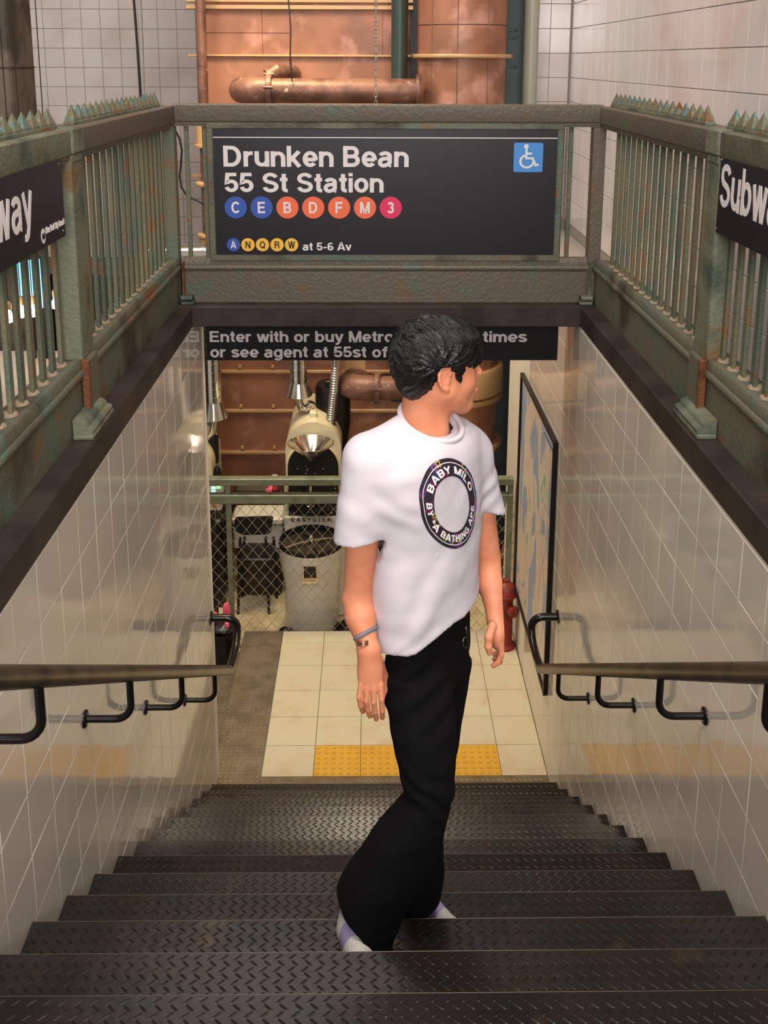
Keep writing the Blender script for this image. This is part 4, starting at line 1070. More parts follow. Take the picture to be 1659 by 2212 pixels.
part('title_bar', MB().box(XW - .0152, XW - .0147, y0m + .06, y0m + .40, zt - .088, zt - .078), M_signb, sheet, False)
part('border_line', MB().box(XW - .0145, XW - .0137, y0m + .03, y0m + .034, zb + .03, zt - .12), M_signb, sheet, False)
# ================================================================== the person: bodies and clothes grown from distance fields
def V3(*a): return np.array(a, dtype=np.float64)


def pix(u, v, Y): p = at(u, v, Y); return V3(p.x, p.y, p.z)


class Field:
    def __init__(s, lo, hi, h):
        s.lo = V3(*lo); s.h = h
        n = [int(math.ceil((hi[i] - lo[i]) / h)) + 1 for i in range(3)]
        s.n = n; s.D = np.full(n, .2, np.float32)
        s.ax = [(s.lo[i] + h * np.arange(n[i])).astype(np.float32) for i in range(3)]

    def sub(s, a, b, m=.03):
        sl = []
        for i in range(3):
            i0 = max(int((a[i] - m - s.lo[i]) / s.h), 0); i1 = min(int((b[i] + m - s.lo[i]) / s.h) + 2, s.n[i]); sl.append(slice(i0, max(i1, i0)))
        X = s.ax[0][sl[0]][:, None, None]; Y = s.ax[1][sl[1]][None, :, None]; Z = s.ax[2][sl[2]][None, None, :]
        return tuple(sl), X, Y, Z

    def join(s, sl, d, k, mode='add'):
        A = s.D[sl]
        if mode == 'cut': s.D[sl] = -Field._sm(-A, d, k)
        else: s.D[sl] = Field._sm(A, d, k)

    @staticmethod
    def _sm(a, b, k):
        if k <= 0: return np.minimum(a, b)
        h = np.clip(k - np.abs(a - b), 0, None) / k
        return np.minimum(a, b) - h * h * k * .25

    def cone(s, p, q, r1, r2, k=.01, mode='add', m=.03):
        p, q = V3(*p), V3(*q); R = max(r1, r2)
        sl, X, Y, Z = s.sub(np.minimum(p, q) - R, np.maximum(p, q) + R, m)
        ba = q - p; l2 = float(ba @ ba) + 1e-12
        t = np.clip(((X - p[0]) * ba[0] + (Y - p[1]) * ba[1] + (Z - p[2]) * ba[2]) / l2, 0, 1)
        d = np.sqrt((X - p[0] - t * ba[0]) ** 2 + (Y - p[1] - t * ba[1]) ** 2 + (Z - p[2] - t * ba[2]) ** 2) - (r1 + (r2 - r1) * t)
        s.join(sl, d, k, mode)

    def chain(s, pts, rs, k=.01):
        for i in range(len(pts) - 1): s.cone(pts[i], pts[i + 1], rs[i], rs[i + 1], k)

    def ell(s, c, rad, B=None, k=.01, mode='add', m=.03):
        c = V3(*c); B = np.eye(3) if B is None else B; R = max(rad)
        sl, X, Y, Z = s.sub(c - R, c + R, m)
        x, y, z = X - c[0], Y - c[1], Z - c[2]
        q = [x * B[i][0] + y * B[i][1] + z * B[i][2] for i in range(3)]
        k0 = np.sqrt(sum((q[i] / rad[i]) ** 2 for i in range(3))); k1 = np.sqrt(sum((q[i] / rad[i] ** 2) ** 2 for i in range(3))) + 1e-6
        s.join(sl, k0 * (k0 - 1) / k1, k, mode)

    def stack(s, keys, k=.02, m=.03, ex=2.2, mode='add', ret=False):
        """keys: (z, cx, cy, a, b, angle) elliptic slices"""
        K = np.array(sorted(keys)); zmin, zmax = K[0, 0], K[-1, 0]; R = K[:, 3:5].max()
        lo = V3(K[:, 1].min() - R, K[:, 2].min() - R, zmin); hi = V3(K[:, 1].max() + R, K[:, 2].max() + R, zmax)
        sl, X, Y, Z = s.sub(lo, hi, m)
        z = Z.ravel(); zz = np.clip(z, zmin, zmax)
        T = [np.interp(zz, K[:, 0], K[:, i]) for i in range(1, 6)]
        # soften the piecewise-linear profile
        wlen = max(int(.03 / s.h), 1); ker = np.ones(wlen) / wlen
        if len(zz) > wlen * 2: T = [np.convolve(np.pad(t, wlen // 2, mode='edge'), ker, 'same')[wlen // 2: wlen // 2 + len(zz)] if wlen > 1 else t for t in T]
        cx, cy, a, b, an = [t[None, None, :] for t in T]
        ca, sa = np.cos(an), np.sin(an); x = (X - cx); y = (Y - cy)
        p = np.abs(x * ca + y * sa) / a; q = np.abs(-x * sa + y * ca) / b
        r = (p ** ex + q ** ex) ** (1 / ex)
        d = (r - 1) * np.minimum(a, b)
        dz = np.maximum(Z - zmax, zmin - Z); d = np.where(dz > 0, np.sqrt(np.maximum(d, 0) ** 2 + dz ** 2), np.maximum(d, dz)).astype(np.float32)
        if ret: return sl, d
        s.join(sl, d, k, mode)

    def mesh(s, name, D=None):
        D = s.D if D is None else D
        nx, ny, nz = D.shape; I = D < 0
        C = np.zeros((nx - 1, ny - 1, nz - 1), np.int8)
        for dx in (0, 1):
            for dy in (0, 1):
                for dz in (0, 1): C += I[dx:nx - 1 + dx, dy:ny - 1 + dy, dz:nz - 1 + dz]
        act = (C > 0) & (C < 8); ci = np.argwhere(act); idx = np.full(act.shape, -1, np.int32); idx[act] = np.arange(len(ci))
        acc = np.zeros((len(ci), 3)); cnt = np.zeros(len(ci))
        cor = [(a, b, c) for a in (0, 1) for b in (0, 1) for c in (0, 1)]
        val = {c: D[ci[:, 0] + c[0], ci[:, 1] + c[1], ci[:, 2] + c[2]].astype(np.float64) for c in cor}
        for c in cor:
            for ax in range(3):
                if c[ax] == 0:
                    e = list(c); e[ax] = 1; e = tuple(e); va, vb = val[c], val[e]; mk = (va < 0) != (vb < 0)
                    t = np.where(mk, va / np.where(mk, va - vb, 1), 0)
                    for j in range(3): acc[:, j] += np.where(mk, c[j] + (t if j == ax else 0), 0)
                    cnt += mk
        P = s.lo + s.h * (ci + acc / cnt[:, None])
        quads = []
        for ax in range(3):
            sl0 = [slice(None)] * 3; sl1 = [slice(None)] * 3; sl0[ax] = slice(0, -1); sl1[ax] = slice(1, None)
            a, b = I[tuple(sl0)], I[tuple(sl1)]; ch = a != b
            o1, o2 = [i for i in range(3) if i != ax]
            e = np.argwhere(ch); e = e[(e[:, o1] > 0) & (e[:, o2] > 0) & (e[:, o1] < D.shape[o1] - 1) & (e[:, o2] < D.shape[o2] - 1)]
            def cell(d1, d2):
                q = e.copy(); q[:, o1] -= d1; q[:, o2] -= d2; return idx[q[:, 0], q[:, 1], q[:, 2]]
            Q = np.stack([cell(1, 1), cell(0, 1), cell(0, 0), cell(1, 0)], 1)
            ins = a[e[:, 0], e[:, 1], e[:, 2]]; flip = ins if ax != 1 else ~ins
            Q = np.where(flip[:, None], Q, Q[:, ::-1]); quads.append(Q)
        Q = np.concatenate(quads); Q = Q[(Q >= 0).all(1)]
        me = bpy.data.meshes.new(name); me.vertices.add(len(P)); me.vertices.foreach_set('co', P.astype(np.float32).ravel())
        me.loops.add(len(Q) * 4); me.loops.foreach_set('vertex_index', Q.ravel().astype(np.int32))
        me.polygons.add(len(Q)); me.polygons.foreach_set('loop_start', np.arange(0, len(Q) * 4, 4, dtype=np.int32))
        me.update(calc_edges=True); me.validate()
        me.polygons.foreach_set('use_smooth', np.ones(len(me.polygons), bool)); return me


def relax(me, it=2, f=.5):
    n = len(me.vertices); P = np.empty(n * 3, np.float32); me.vertices.foreach_get('co', P); P = P.reshape(-1, 3)
    E = np.empty(len(me.edges) * 2, np.int32); me.edges.foreach_get('vertices', E); E = E.reshape(-1, 2)
    for _ in range(it):
        A = np.zeros_like(P); c = np.zeros(n)
        for j in range(3): A[:, j] = np.bincount(E[:, 0], P[E[:, 1], j], n) + np.bincount(E[:, 1], P[E[:, 0], j], n)
        c = np.bincount(E[:, 0], minlength=n) + np.bincount(E[:, 1], minlength=n)
        P = P + f * (A / np.maximum(c, 1)[:, None] - P)
    me.vertices.foreach_set('co', P.astype(np.float32).ravel()); me.update()


def displace(me, fn):
    me.update(); n = len(me.vertices); P = np.empty(n * 3, np.float32); me.vertices.foreach_get('co', P); P = P.reshape(-1, 3)
    Nn = np.empty(n * 3, np.float32); me.vertices.foreach_get('normal', Nn); Nn = Nn.reshape(-1, 3)
    d = np.array([fn(Vector(p)) for p in P.tolist()], np.float32)
    me.vertices.foreach_set('co', (P + Nn * d[:, None]).astype(np.float32).ravel()); me.update()


def keyf(v, ul, ur, Y, ratio, ang):
    """one slice: silhouette from pixel column ul to ur at row v, at distance Y; ratio = depth / width; ang = heading of the width axis"""
    a = pix(ul, v, Y); b = pix(ur, v, Y); hw_ = (b[0] - a[0]) / 2; ra = math.radians(ang)
    w_ = hw_ / math.sqrt(math.cos(ra) ** 2 + (ratio * math.sin(ra)) ** 2)
    return ((a[2] + b[2]) / 2, (a[0] + b[0]) / 2, Y, w_, w_ * ratio, ra)


M_skin = mat('skin', srgb(216, 140, 104), .5, 0, .35, (90, .06, 5), [(srgb(208, 128, 94), 14, .48, .66), (srgb(218, 146, 110), 30, .5, .72)], sss=.12)
M_shirt = mat('white_cotton', srgb(206, 198, 204), .85, 0, .2, (420, .05, 2))
M_trous = mat('black_cotton', srgb(12, 11, 12), .9, 0, .12, (240, .10, 3))
M_hair = mat('black_hair', srgb(13, 12, 12), .42, 0, .45)
M_lip = mat('lip', srgb(190, 108, 96), .45)

YC = 2.42
HD = math.radians(11)
hf = V3(math.cos(HD), math.sin(HD), 0); hs = V3(math.sin(HD), -math.cos(HD), 0); hu = V3(0, 0, 1)
tl = math.radians(-3); hf2 = hf * math.cos(tl) + hu * math.sin(tl); hu2 = hu * math.cos(tl) - hf * math.sin(tl)
Hc = pix(950, 800, YC)
HB = np.array([hf2, hs, hu2])


def hl(f, s_, u): return Hc + hf2 * f + hs * s_ + hu2 * u


Rsh, Lsh = pix(806, 985, 2.32), pix(1012, 975, 2.53)
Rel, Rwr = pix(771, 1292, 2.34), pix(796, 1402, 2.27)
Lel, Lwr = pix(1056, 1218, 2.55), pix(1072, 1338, 2.46)
Cn = pix(926, 915, YC + .0)

man = thing('person', 'person in a white printed T-shirt and black flared trousers standing on the stairs, looking right', 'person', (pix(880, 1985, 2.42)[0], 2.42, NZ + TZ))
# ---------------- body: one continuous surface
F_ = Field((-.16, 2.06, -2.62), (.36, 2.72, -.60), .0030)
B = F_
B.ell(hl(-.018, 0, .040), (.098, .077, .088), HB, .01)
B.ell(hl(.026, 0, -.012), (.068, .064, .092), HB, .03)
for s_ in (-1, 1):
    B.cone(hl(.002, s_ * .050, -.042), hl(.062, s_ * .016, -.090), .026, .016, .03)
    B.ell(hl(.052, s_ * .034, -.022), (.030, .024, .030), HB, .02)
    B.ell(hl(.076, s_ * .026, .036), (.012, .024, .008), HB, .012)
B.ell(hl(.070, 0, -.088), (.022, .024, .018), HB, .018)
B.ell(hl(.078, 0, -.055), (.018, .028, .022), HB, .014)
for s_ in (-1, 1): B.ell(hl(.094, s_ * .031, .017), (.012, .015, .010), HB, .010, 'cut')
B.cone(hl(.086, 0, .024), hl(.104, 0, -.006), .0065, .0100, .010)
for s_ in (-1, 1): B.ell(hl(.091, s_ * .013, -.014), (.010, .007, .008), HB, .006)
B.ell(hl(.0945, 0, -.047), (.009, .021, .0055), HB, .005); B.ell(hl(.0925, 0, -.0585), (.009, .018, .0065), HB, .004)
B.ell(hl(.090, 0, -.072), (.012, .020, .005), HB, .006, 'cut')
# ears
for s_ in (-1, 1):
    EB = np.array([hf2, hs, hu2])
    B.ell(hl(-.008, s_ * .074, .000), (.017, .008, .030), EB, .006)
    ring = [hl(-.008 + .016 * math.cos(a) - .004 * math.sin(a), s_ * (.081 - .003 * math.cos(a)), .004 + .029 * math.sin(a)) for a in [math.radians(x) for x in range(20, 300, 28)]]
    B.chain(ring, [.0045] * len(ring), .003)
    B.ell(hl(-.006, s_ * .0855, .004), (.009, .007, .015), EB, .003, 'cut')
    B.ell(hl(-.002, s_ * .078, -.027), (.008, .005, .009), EB, .004)
# neck, shoulders, trunk
B.cone(hl(-.032, 0, -.030), Cn + V3(-.012, .01, -.01), .055, .064, .03)
B.cone(hl(-.01, .035, -.045), Cn + V3(.035, -.035, .0), .016, .012, .025)
B.cone(Cn + V3(0, 0, -.05), Rsh + V3(.02, .02, -.02), .046, .030, .03); B.cone(Cn + V3(0, 0, -.05), Lsh + V3(-.02, -.01, -.02), .046, .030, .03)
trunk = [keyf(v, ul, ur, YC, .60, 45) for v, ul, ur in ((980, 850, 1000), (1030, 832, 1018), (1120, 838, 1012), (1220, 842, 1004), (1320, 842, 1000), (1400, 846, 996), (1450, 854, 988))]
B.stack(trunk, .04)
# arms
B.chain([Rsh + V3(.01, .01, -.03), (Rsh + Rel) / 2 + V3(-.004, 0, 0), Rel], [.040, .044, .036], .015)
B.chain([Rel, Rel * .62 + Rwr * .38 + V3(-.002, 0, 0), Rwr], [.038, .037, .0245], .015)
B.chain([Lsh + V3(-.01, 0, -.03), (Lsh + Lel) / 2 + V3(.004, 0, 0), Lel], [.038, .040, .035], .015)
B.chain([Lel, Lel * .62 + Lwr * .38, Lwr], [.036, .036, .024], .015)


def fing(pts, r0, r1, k=.004):
    n = len(pts); rs = [r0 + (r1 - r0) * i / (n - 1) for i in range(n)]; B.chain(pts, rs, k)


# right hand: the back of the hand towards the viewer, fingers hanging down
B.ell((Rwr + pix(799, 1420, 2.26)) / 2, (.028, .021, .03), None, .02)
for q_ in ((782, 1482, 2.254), (795, 1485, 2.250), (808, 1485, 2.250), (821, 1482, 2.256)): B.cone(Rwr, pix(*q_), .0185, .0095, .014)
B.ell(pix(800, 1446, 2.262), (.030, .016, .040), None, .02)

FR = [((780, 1478), (776, 1506), (779, 1524), (784, 1537)), ((793, 1482), (791, 1514), (794, 1533), (799, 1547)), ((808, 1482), (807, 1516), (810, 1538), (813, 1553)), ((822, 1478), (824, 1510), (826, 1535), (826, 1550))]
for i, q in enumerate(FR):
    yy = (2.250, 2.246, 2.252, 2.268)
    fing([pix(*q[j], yy[j] - .004 * (i in (1, 2))) for j in range(4)], (.0078, .0084, .0086, .0084)[i], .0066, .003)
for q in ((785, 1494, 787, 1536), (800, 1496, 803, 1546), (816, 1494, 819, 1548)): B.cone(pix(q[0], q[1], 2.2395), pix(q[2], q[3], 2.241), .0016, .0026, .002, 'cut')
fing([pix(818, 1425, 2.295), pix(828, 1458, 2.32), pix(829, 1488, 2.32), pix(826, 1505, 2.31)], .013, .0085, .008)
# left hand: seen from the thumb side, fingers curling down
B.cone(Lwr, pix(1074, 1362, 2.44), .022, .023, .015)
B.ell(pix(1075, 1372, 2.44), (.021, .032, .040), None, .015)
for i, (q, dy) in enumerate((([(1082, 1392), (1084, 1412), (1076, 1430), (1066, 1438)], -.022), ([(1083, 1394), (1087, 1414), (1080, 1429), (1070, 1433)], -.002), ([(1083, 1392), (1086, 1410), (1078, 1422), (1068, 1424)], .018), ([(1081, 1388), (1083, 1402), (1076, 1412), (1068, 1413)], .036))):
    fing([pix(a, b, 2.44 + dy) for a, b in q], .0088 - .0006 * i, .0070)
fing([pix(1064, 1352, 2.415), pix(1056, 1376, 2.400), pix(1055, 1396, 2.396), pix(1057, 1410, 2.396)], .0125, .0080, .007)
# legs and feet inside the clothes
Rhip, Lhip = pix(900, 1440, 2.39), pix(950, 1425, 2.46)
B.chain([Rhip, pix(925, 1690, 2.30), pix(785, 1950, 2.34)], [.045, .036, .028], .03)
B.chain([Lhip, pix(930, 1690, 2.46), pix(882, 1935, 2.53)], [.045, .036, .028], .03)
RA, LA = pix(768, 1950, 2.35), pix(882, 1935, 2.53)
B.cone(RA, V3(RA[0] - .012, RA[1] - .07, NZ + .055), .028, .020, .02); B.cone(LA, V3(LA[0] + .03, LA[1] - .02, NZ + TZ + .05), .028, .022, .02)
body = B.mesh('body'); relax(body, 1, .4)
part('body', body, M_skin, man)
del B.D

# eyes, brows, lips
for s_ in (1, -1):
    c = hl(.0745, s_ * .029, .016)
    e = part('eye', MB().lathe([(0, -.0105)] + [(.0105 * math.sin(a), -.0105 * math.cos(a)) for a in [i * math.pi / 10 for i in range(1, 10)]] + [(0, .0105)], c, tuple(hf2), 16, False), mat('eye_white', srgb(214, 196, 186), .3), man, 'all')
    part('iris', MB().lathe([(.0052, 0), (.003, .0012), (0, .0015)], c + hf2 * .0098, tuple(hf2), 12), mat('iris_dark', srgb(30, 20, 16), .15), e, 'all')
    lid = [c + hs * (s_ * x) + hf2 * (.0104 - abs(x) * .35) + hu2 * (.0035 - x * x * 26) for x in (-.014, -.008, 0, .008, .014)]
    part('eyelid', MB().tube(lid, [.0012, .0026, .003, .0026, .0012], 8), M_skin, man, 'all')
    lash = [p + hf2 * .0018 - hu2 * .0022 for p in lid]
    part('eyelash', MB().tube(lash, [.0004, .0008, .0009, .0008, .0004], 6), M_hair, man, 'all')
    brow = [hl(.086 - x * x * 30, s_ * (.028 + x), .040 + .002 * math.cos(x * 80)) for x in (-.018, -.008, .004, .016)]
    part('eyebrow', MB().tube(brow, [.0018, .0030, .0028, .001], 8), M_hair, man, 'all')
for dz_, r_, l_ in ((-.0475, .0042, .019), (-.0575, .0050, .016)):
    lp = [hl(.1010 - x * x * 34 - (.001 if dz_ < -.05 else 0), x, dz_ + (.0012 if abs(x) < .005 else 0)) for x in (-l_, -l_ * .5, 0, l_ * .5, l_)]
    part('lip', MB().tube(lp, [r_ * .3, r_ * .85, r_, r_ * .85, r_ * .3], 8), M_lip, man, 'all')

# ---------------- hair
H = Field(Hc + V3(-.17, -.15, -.12), Hc + V3(.15, .15, .18), .0032)
H.ell(hl(-.022, 0, .048), (.110, .089, .094), HB, .01)
H.ell(hl(.030, 0, .066), (.070, .082, .058), HB, .03)
H.ell(hl(-.058, 0, -.004), (.060, .068, .076), HB, .03)
H.ell(hl(.058, 0, .046), (.040, .064, .030), HB, .02)
for s_ in (-1, 1): H.ell(hl(.026, s_ * .062, .012), (.020, .016, .045), HB, .015)
sl, X, Y, Z = H.sub(H.lo, H.lo + 1, 0)
f_ = (X - Hc[0]) * hf2[0] + (Y - Hc[1]) * hf2[1] + (Z - Hc[2]) * hf2[2]
s2 = (X - Hc[0]) * hs[0] + (Y - Hc[1]) * hs[1] + 0 * Z
u_ = (X - Hc[0]) * hu2[0] + (Y - Hc[1]) * hu2[1] + (Z - Hc[2]) * hu2[2]
# lower edge of the hair, as a height for every forward position
fx_ = np.array([-.2, -.088, -.066, -.040, -.027, -.016, .004, .014, .026, .036, .042, .052, .075, .2])
ux_ = np.array([-.066, -.070, -.060, -.038, .000, .030, .034, .020, -.002, -.014, .024, .034, .028, .020])
rag = .006 * np.sin(f_ * 420 + s2 * 90) + .004 * np.sin(f_ * 980 + 1.3)
edge = np.interp(f_, fx_, ux_) + np.where(f_ > .04, rag, rag * .12)
H.D = np.maximum(H.D, (edge - u_).astype(np.float32) * .8)
hm = H.mesh('hair')


def hair_d(p):
    q = p - Vector(Hc); f = q.dot(Vector(hf2)); s3 = q.dot(Vector(hs)); u = q.dot(Vector(hu2))
    ang = math.atan2(u - .03, f + .03) * 2.2; rad_ = math.hypot(f + .03, u - .03)
    sw = noise.noise(Vector((f * 14, s3 * 14, u * 14))) * 1.6
    n1 = noise.noise(Vector((ang * 3.0 + sw + s3 * 46, rad_ * 9 - sw, s3 * 18)))
    n2 = noise.noise(Vector((ang * 9.0 + sw * 2 + s3 * 150, rad_ * 16, s3 * 60)))
    return .0050 * n1 + .0030 * n2


displace(hm, hair_d)
hair = part('hair', hm, M_hair, man)
# loose locks lying over the crown and hanging in the fringe
rl = random.Random(11); hb = BVHTree.FromPolygons([v.co for v in hm.vertices], [p.vertices for p in hm.polygons])
lk = MB(); Hv = Vector(Hc)
Fv, Sv, Uv = Vector(hf2), Vector(hs), Vector(hu2)
for i in range(1150):
    # start round the whorl at the back of the crown and comb forward and down
    th = rl.uniform(0, 2 * math.pi); r0 = rl.uniform(.01, .085)
    d = Vector((math.cos(th) * r0 - .045, math.sin(th) * r0, 0))
    p = Hv + Fv * d.x + Sv * d.y + Uv * .2; hit = hb.ray_cast(p, -Uv)
    if hit[0] is None: continue
    cur = hit[0]; nrm = hit[1]; pts = []; out = (cur - (Hv + Fv * -.045 + Uv * .12))
    dirv = (Fv * (.9 + rl.uniform(-.3, .3)) + Sv * (math.copysign(.45, d.y) + rl.uniform(-.2, .2)) + out.normalized() * 1.2)
    L = rl.randint(8, 15); curl = rl.uniform(-.16, .16)
    for k in range(L):
        pts.append(cur + nrm * .0012)
        t = (dirv - nrm * dirv.dot(nrm))
        if t.length < 1e-5: break
        t.normalize(); side = nrm.cross(t); step = cur + (t + side * curl * math.sin(k * .6)) * .0075 - Vector((0, 0, .0008))
        nr = hb.find_nearest(step)
        if nr[0] is None or (nr[0] - step).length > .02: break
        cur, nrm = nr[0], nr[1]
    if len(pts) > 4:
        m_ = len(pts); lk.tube(pts, [.0010 * math.sin(math.pi * min(k / (m_ - 1) * .85 + .15, 1)) + .0002 for k in range(m_)], 4)
part('hair_locks', lk, M_hair, hair, 'all', stuff=True)

# ---------------- T-shirt
T = Field((-.22, 2.10, -1.95), (.42, 2.78, -.78), .0046)
tor = [keyf(v, ul, ur, YC, .64, 45) for v, ul, ur in ((925, 850, 1012), (950, 806, 1036), (985, 780, 1046), (1040, 778, 1046), (1100, 800, 1042), (1160, 812, 1040), (1220, 803, 1037), (1290, 800, 1036), (1345, 806, 1032), (1400, 810, 1028), (1460, 812, 1028))]
T.stack(tor, .03, ex=2.15)
Da = T.D.copy(); T.D[:] = .2
Rs1, Rs2 = pix(796, 1000, 2.33), pix(768, 1185, 2.31)
Ls1, Ls2 = pix(1012, 985, 2.52), pix(1055, 1112, 2.54)
T.chain([Rs1, Rs1 * .5 + Rs2 * .5, Rs2], [.066, .062, .057], .01)
T.chain([Ls1, Ls1 * .5 + Ls2 * .5, Ls2], [.062, .054, .050], .01)
Ds = T.D.copy(); T.D = Field._sm(Da, Ds, .035)
T.cone(Cn + V3(-.005, .005, -.020), Rs1 + V3(.015, .01, .012), .068, .060, .03)
T.cone(Cn + V3(0, 0, -.020), Ls1 + V3(-.005, 0, .008), .068, .058, .03)
outer = T.D.copy()
zt_a = (.008 + .014 * np.clip((T.ax[2] - (Cn[2] - .16)) / .06, 0, 1)).astype(np.float32)[None, None, :]
T.D = np.maximum(T.D, -(T.D + zt_a))
fv = V3(.707, -.707, 0)
sl, X, Y, Z = T.sub(T.lo, T.lo + 2, 0)


def plane(P0, n): n = V3(*n); n = n / np.linalg.norm(n); return ((X - P0[0]) * n[0] + (Y - P0[1]) * n[1] + (Z - P0[2]) * n[2]).astype(np.float32)


# hem line of the body, rising to the right; sleeve hems
h1, h2 = pix(820, 1418, 2.31), pix(1020, 1328, 2.36); dx_ = h2 - h1
hem = plane((h1 + h2) / 2, (dx_[2], 0, -dx_[0])) + (.006 * np.sin(X * 40) * np.ones_like(Z)).astype(np.float32)
T.D = np.maximum(T.D, np.where(Da <= Ds + .01, hem, -1).astype(np.float32))
for a, b, e, off in ((Rs1, Rs2, pix(770, 1163, 2.31), (.10, 0, -1)), (Ls1, Ls2, pix(1056, 1092, 2.54), (-.45, 0, -1))):
    pl_ = plane(e, off); mid = (a[0] < .1)
    msk = (Ds < Da + .012) & (((X < Cn[0]) if mid else (X > Cn[0])) * np.ones_like(Z, bool))
    T.D = np.maximum(T.D, np.where(msk, pl_, -1).astype(np.float32))
# neck hole: everything inside the collar and above it
cr = Cn + fv * .008 + V3(0, 0, .014)
nb = plane(cr, (fv[0] * .38, fv[1] * .38, 1))
rx = ((X - cr[0]) * fv[0] + (Y - cr[1]) * fv[1]); ry = ((X - cr[0]) * fv[1] - (Y - cr[1]) * fv[0])
ncyl = np.sqrt((rx / .078) ** 2 + (ry / .078) ** 2) * .078 - .078
T.D = np.maximum(T.D, -np.maximum(ncyl + .003, -(nb + .012)).astype(np.float32) * np.ones_like(Z))
T.D = np.maximum(T.D, -np.maximum(ncyl - .010, -(nb - .002)).astype(np.float32) * np.ones_like(Z))
tm = T.mesh('t_shirt'); relax(tm, 4, .5)
hipR = Vector(pix(822, 1400, 2.33)); armR = Vector(pix(830, 1090, 2.33)); armL = Vector(pix(1040, 1060, 2.5))


def fold(p):
    d = .0045 * noise.noise(p * 9) + .0020 * noise.noise(p * 22)
    q = p - hipR; a = math.atan2(q.z, q.x + q.y * .3); r = q.length          # fan of folds rising from the near hip
    d += .0034 * math.exp(-((r - .20) / .10) ** 2) * math.sin(a * 9 + noise.noise(p * 7) * 2.6)
    q = p - armR; a = math.atan2(q.z, q.x); r = q.length                     # pull lines at the armpit
    d += .0045 * math.exp(-(r / .075) ** 2) * math.sin((q.z * .8 + q.x * .5) * 120 + noise.noise(p * 10) * 2)
    q = p - armL; r = q.length; d += .0035 * math.exp(-(r / .06) ** 2) * math.sin((q.z * .8 - q.x * .5) * 120 + noise.noise(p * 10) * 2)
    if p.z < -1.42: d += .0025 * min(1, (-1.42 - p.z) * 12) * math.sin(p.x * 30 + p.z * 42 + noise.noise(p * 6) * 3)
    return d


displace(tm, fold); relax(tm, 1, .5)
shirt = part('t_shirt', tm, M_shirt, man)
col = []
for i in range(48):
    a = 2 * math.pi * i / 48; rx_, ry_ = .079 * math.cos(a), .079 * math.sin(a)
    p = cr + fv * rx_ + V3(fv[1], -fv[0], 0) * ry_; p[2] = cr[2] - .38 * rx_ * 1.0 - .004; col.append(tuple(p))
part('collar', MB().tube(col, .0085, 8, closed=True, flat=.9), M_shirt, shirt, 'all')
sb = BVHTree.FromPolygons([v.co for v in tm.vertices], [p.vertices for p in tm.polygons])
# sleeve and body seams
# printed ring on the chest
pa = math.radians(46); plat = Vector((math.cos(pa), math.sin(pa), 0)); pfr = Vector((math.sin(pa), -math.cos(pa), 0)); pup = (Vector((0, 0, 1)) + pfr * -.05).normalized()
p0 = Vector(pix(990, 1094, 2.31)); PR = .121


def onshirt(x, y, d):
    o = p0 + plat * (x * PR * .84) + Vector((0, 0, y * PR - x * PR * .36)) + pfr * .25
    h = sb.ray_cast(o, -pfr)
    q = h[0] if h[0] is not None else o - pfr * .25
    return tuple(q + pfr * (.0012 + d))


def band(r0, r1, d, n=96, m=6):
    mb = MB()
    for j in range(m + 1):
        for i in range(n):
            a = 2 * math.pi * i / n; r = r0 + (r1 - r0) * j / m; mb.v.append(onshirt(r * math.cos(a), r * math.sin(a), d))
    for j in range(m):
        for i in range(n): mb.f.append((j * n + i, j * n + (i + 1) % n, (j + 1) * n + (i + 1) % n, (j + 1) * n + i))
    return mb


M_ring = mat('print_dark', srgb(34, 24, 32), .7, vary=[(srgb(90, 30, 70), 60, .56, .62), (srgb(36, 40, 70), 45, .58, .64)])
ring_o = part('chest_print', band(.625, 1.0, 0), M_ring, shirt, 'all', label='round dark purple print with white lettering')
M_pw = mat('print_white', srgb(236, 230, 232), .7)
# sub-level is full here: the lettering sits beside the ring as parts of the shirt
part('print_line', band(.905, .922, .0008, 96, 1), M_pw, shirt, 'all')


def arc_text(s, a_mid, span, r, ht, inner):
    mb = MB(); W = text_width(s, .12)
    if inner: fn = lambda x, y, d: (lambda a, rr: onshirt(rr * math.cos(a), rr * math.sin(a), .0010 + d * .3))(math.radians(a_mid - span / 2 + x * span), r - y)
    else: fn = lambda x, y, d: (lambda a, rr: onshirt(rr * math.cos(a), rr * math.sin(a), .0010 + d * .3))(math.radians(a_mid + span / 2 - x * span), r + y)
    return text(mb, s, fn, ht, 1.0, SW / 2 * 1.1, .12, .0006)


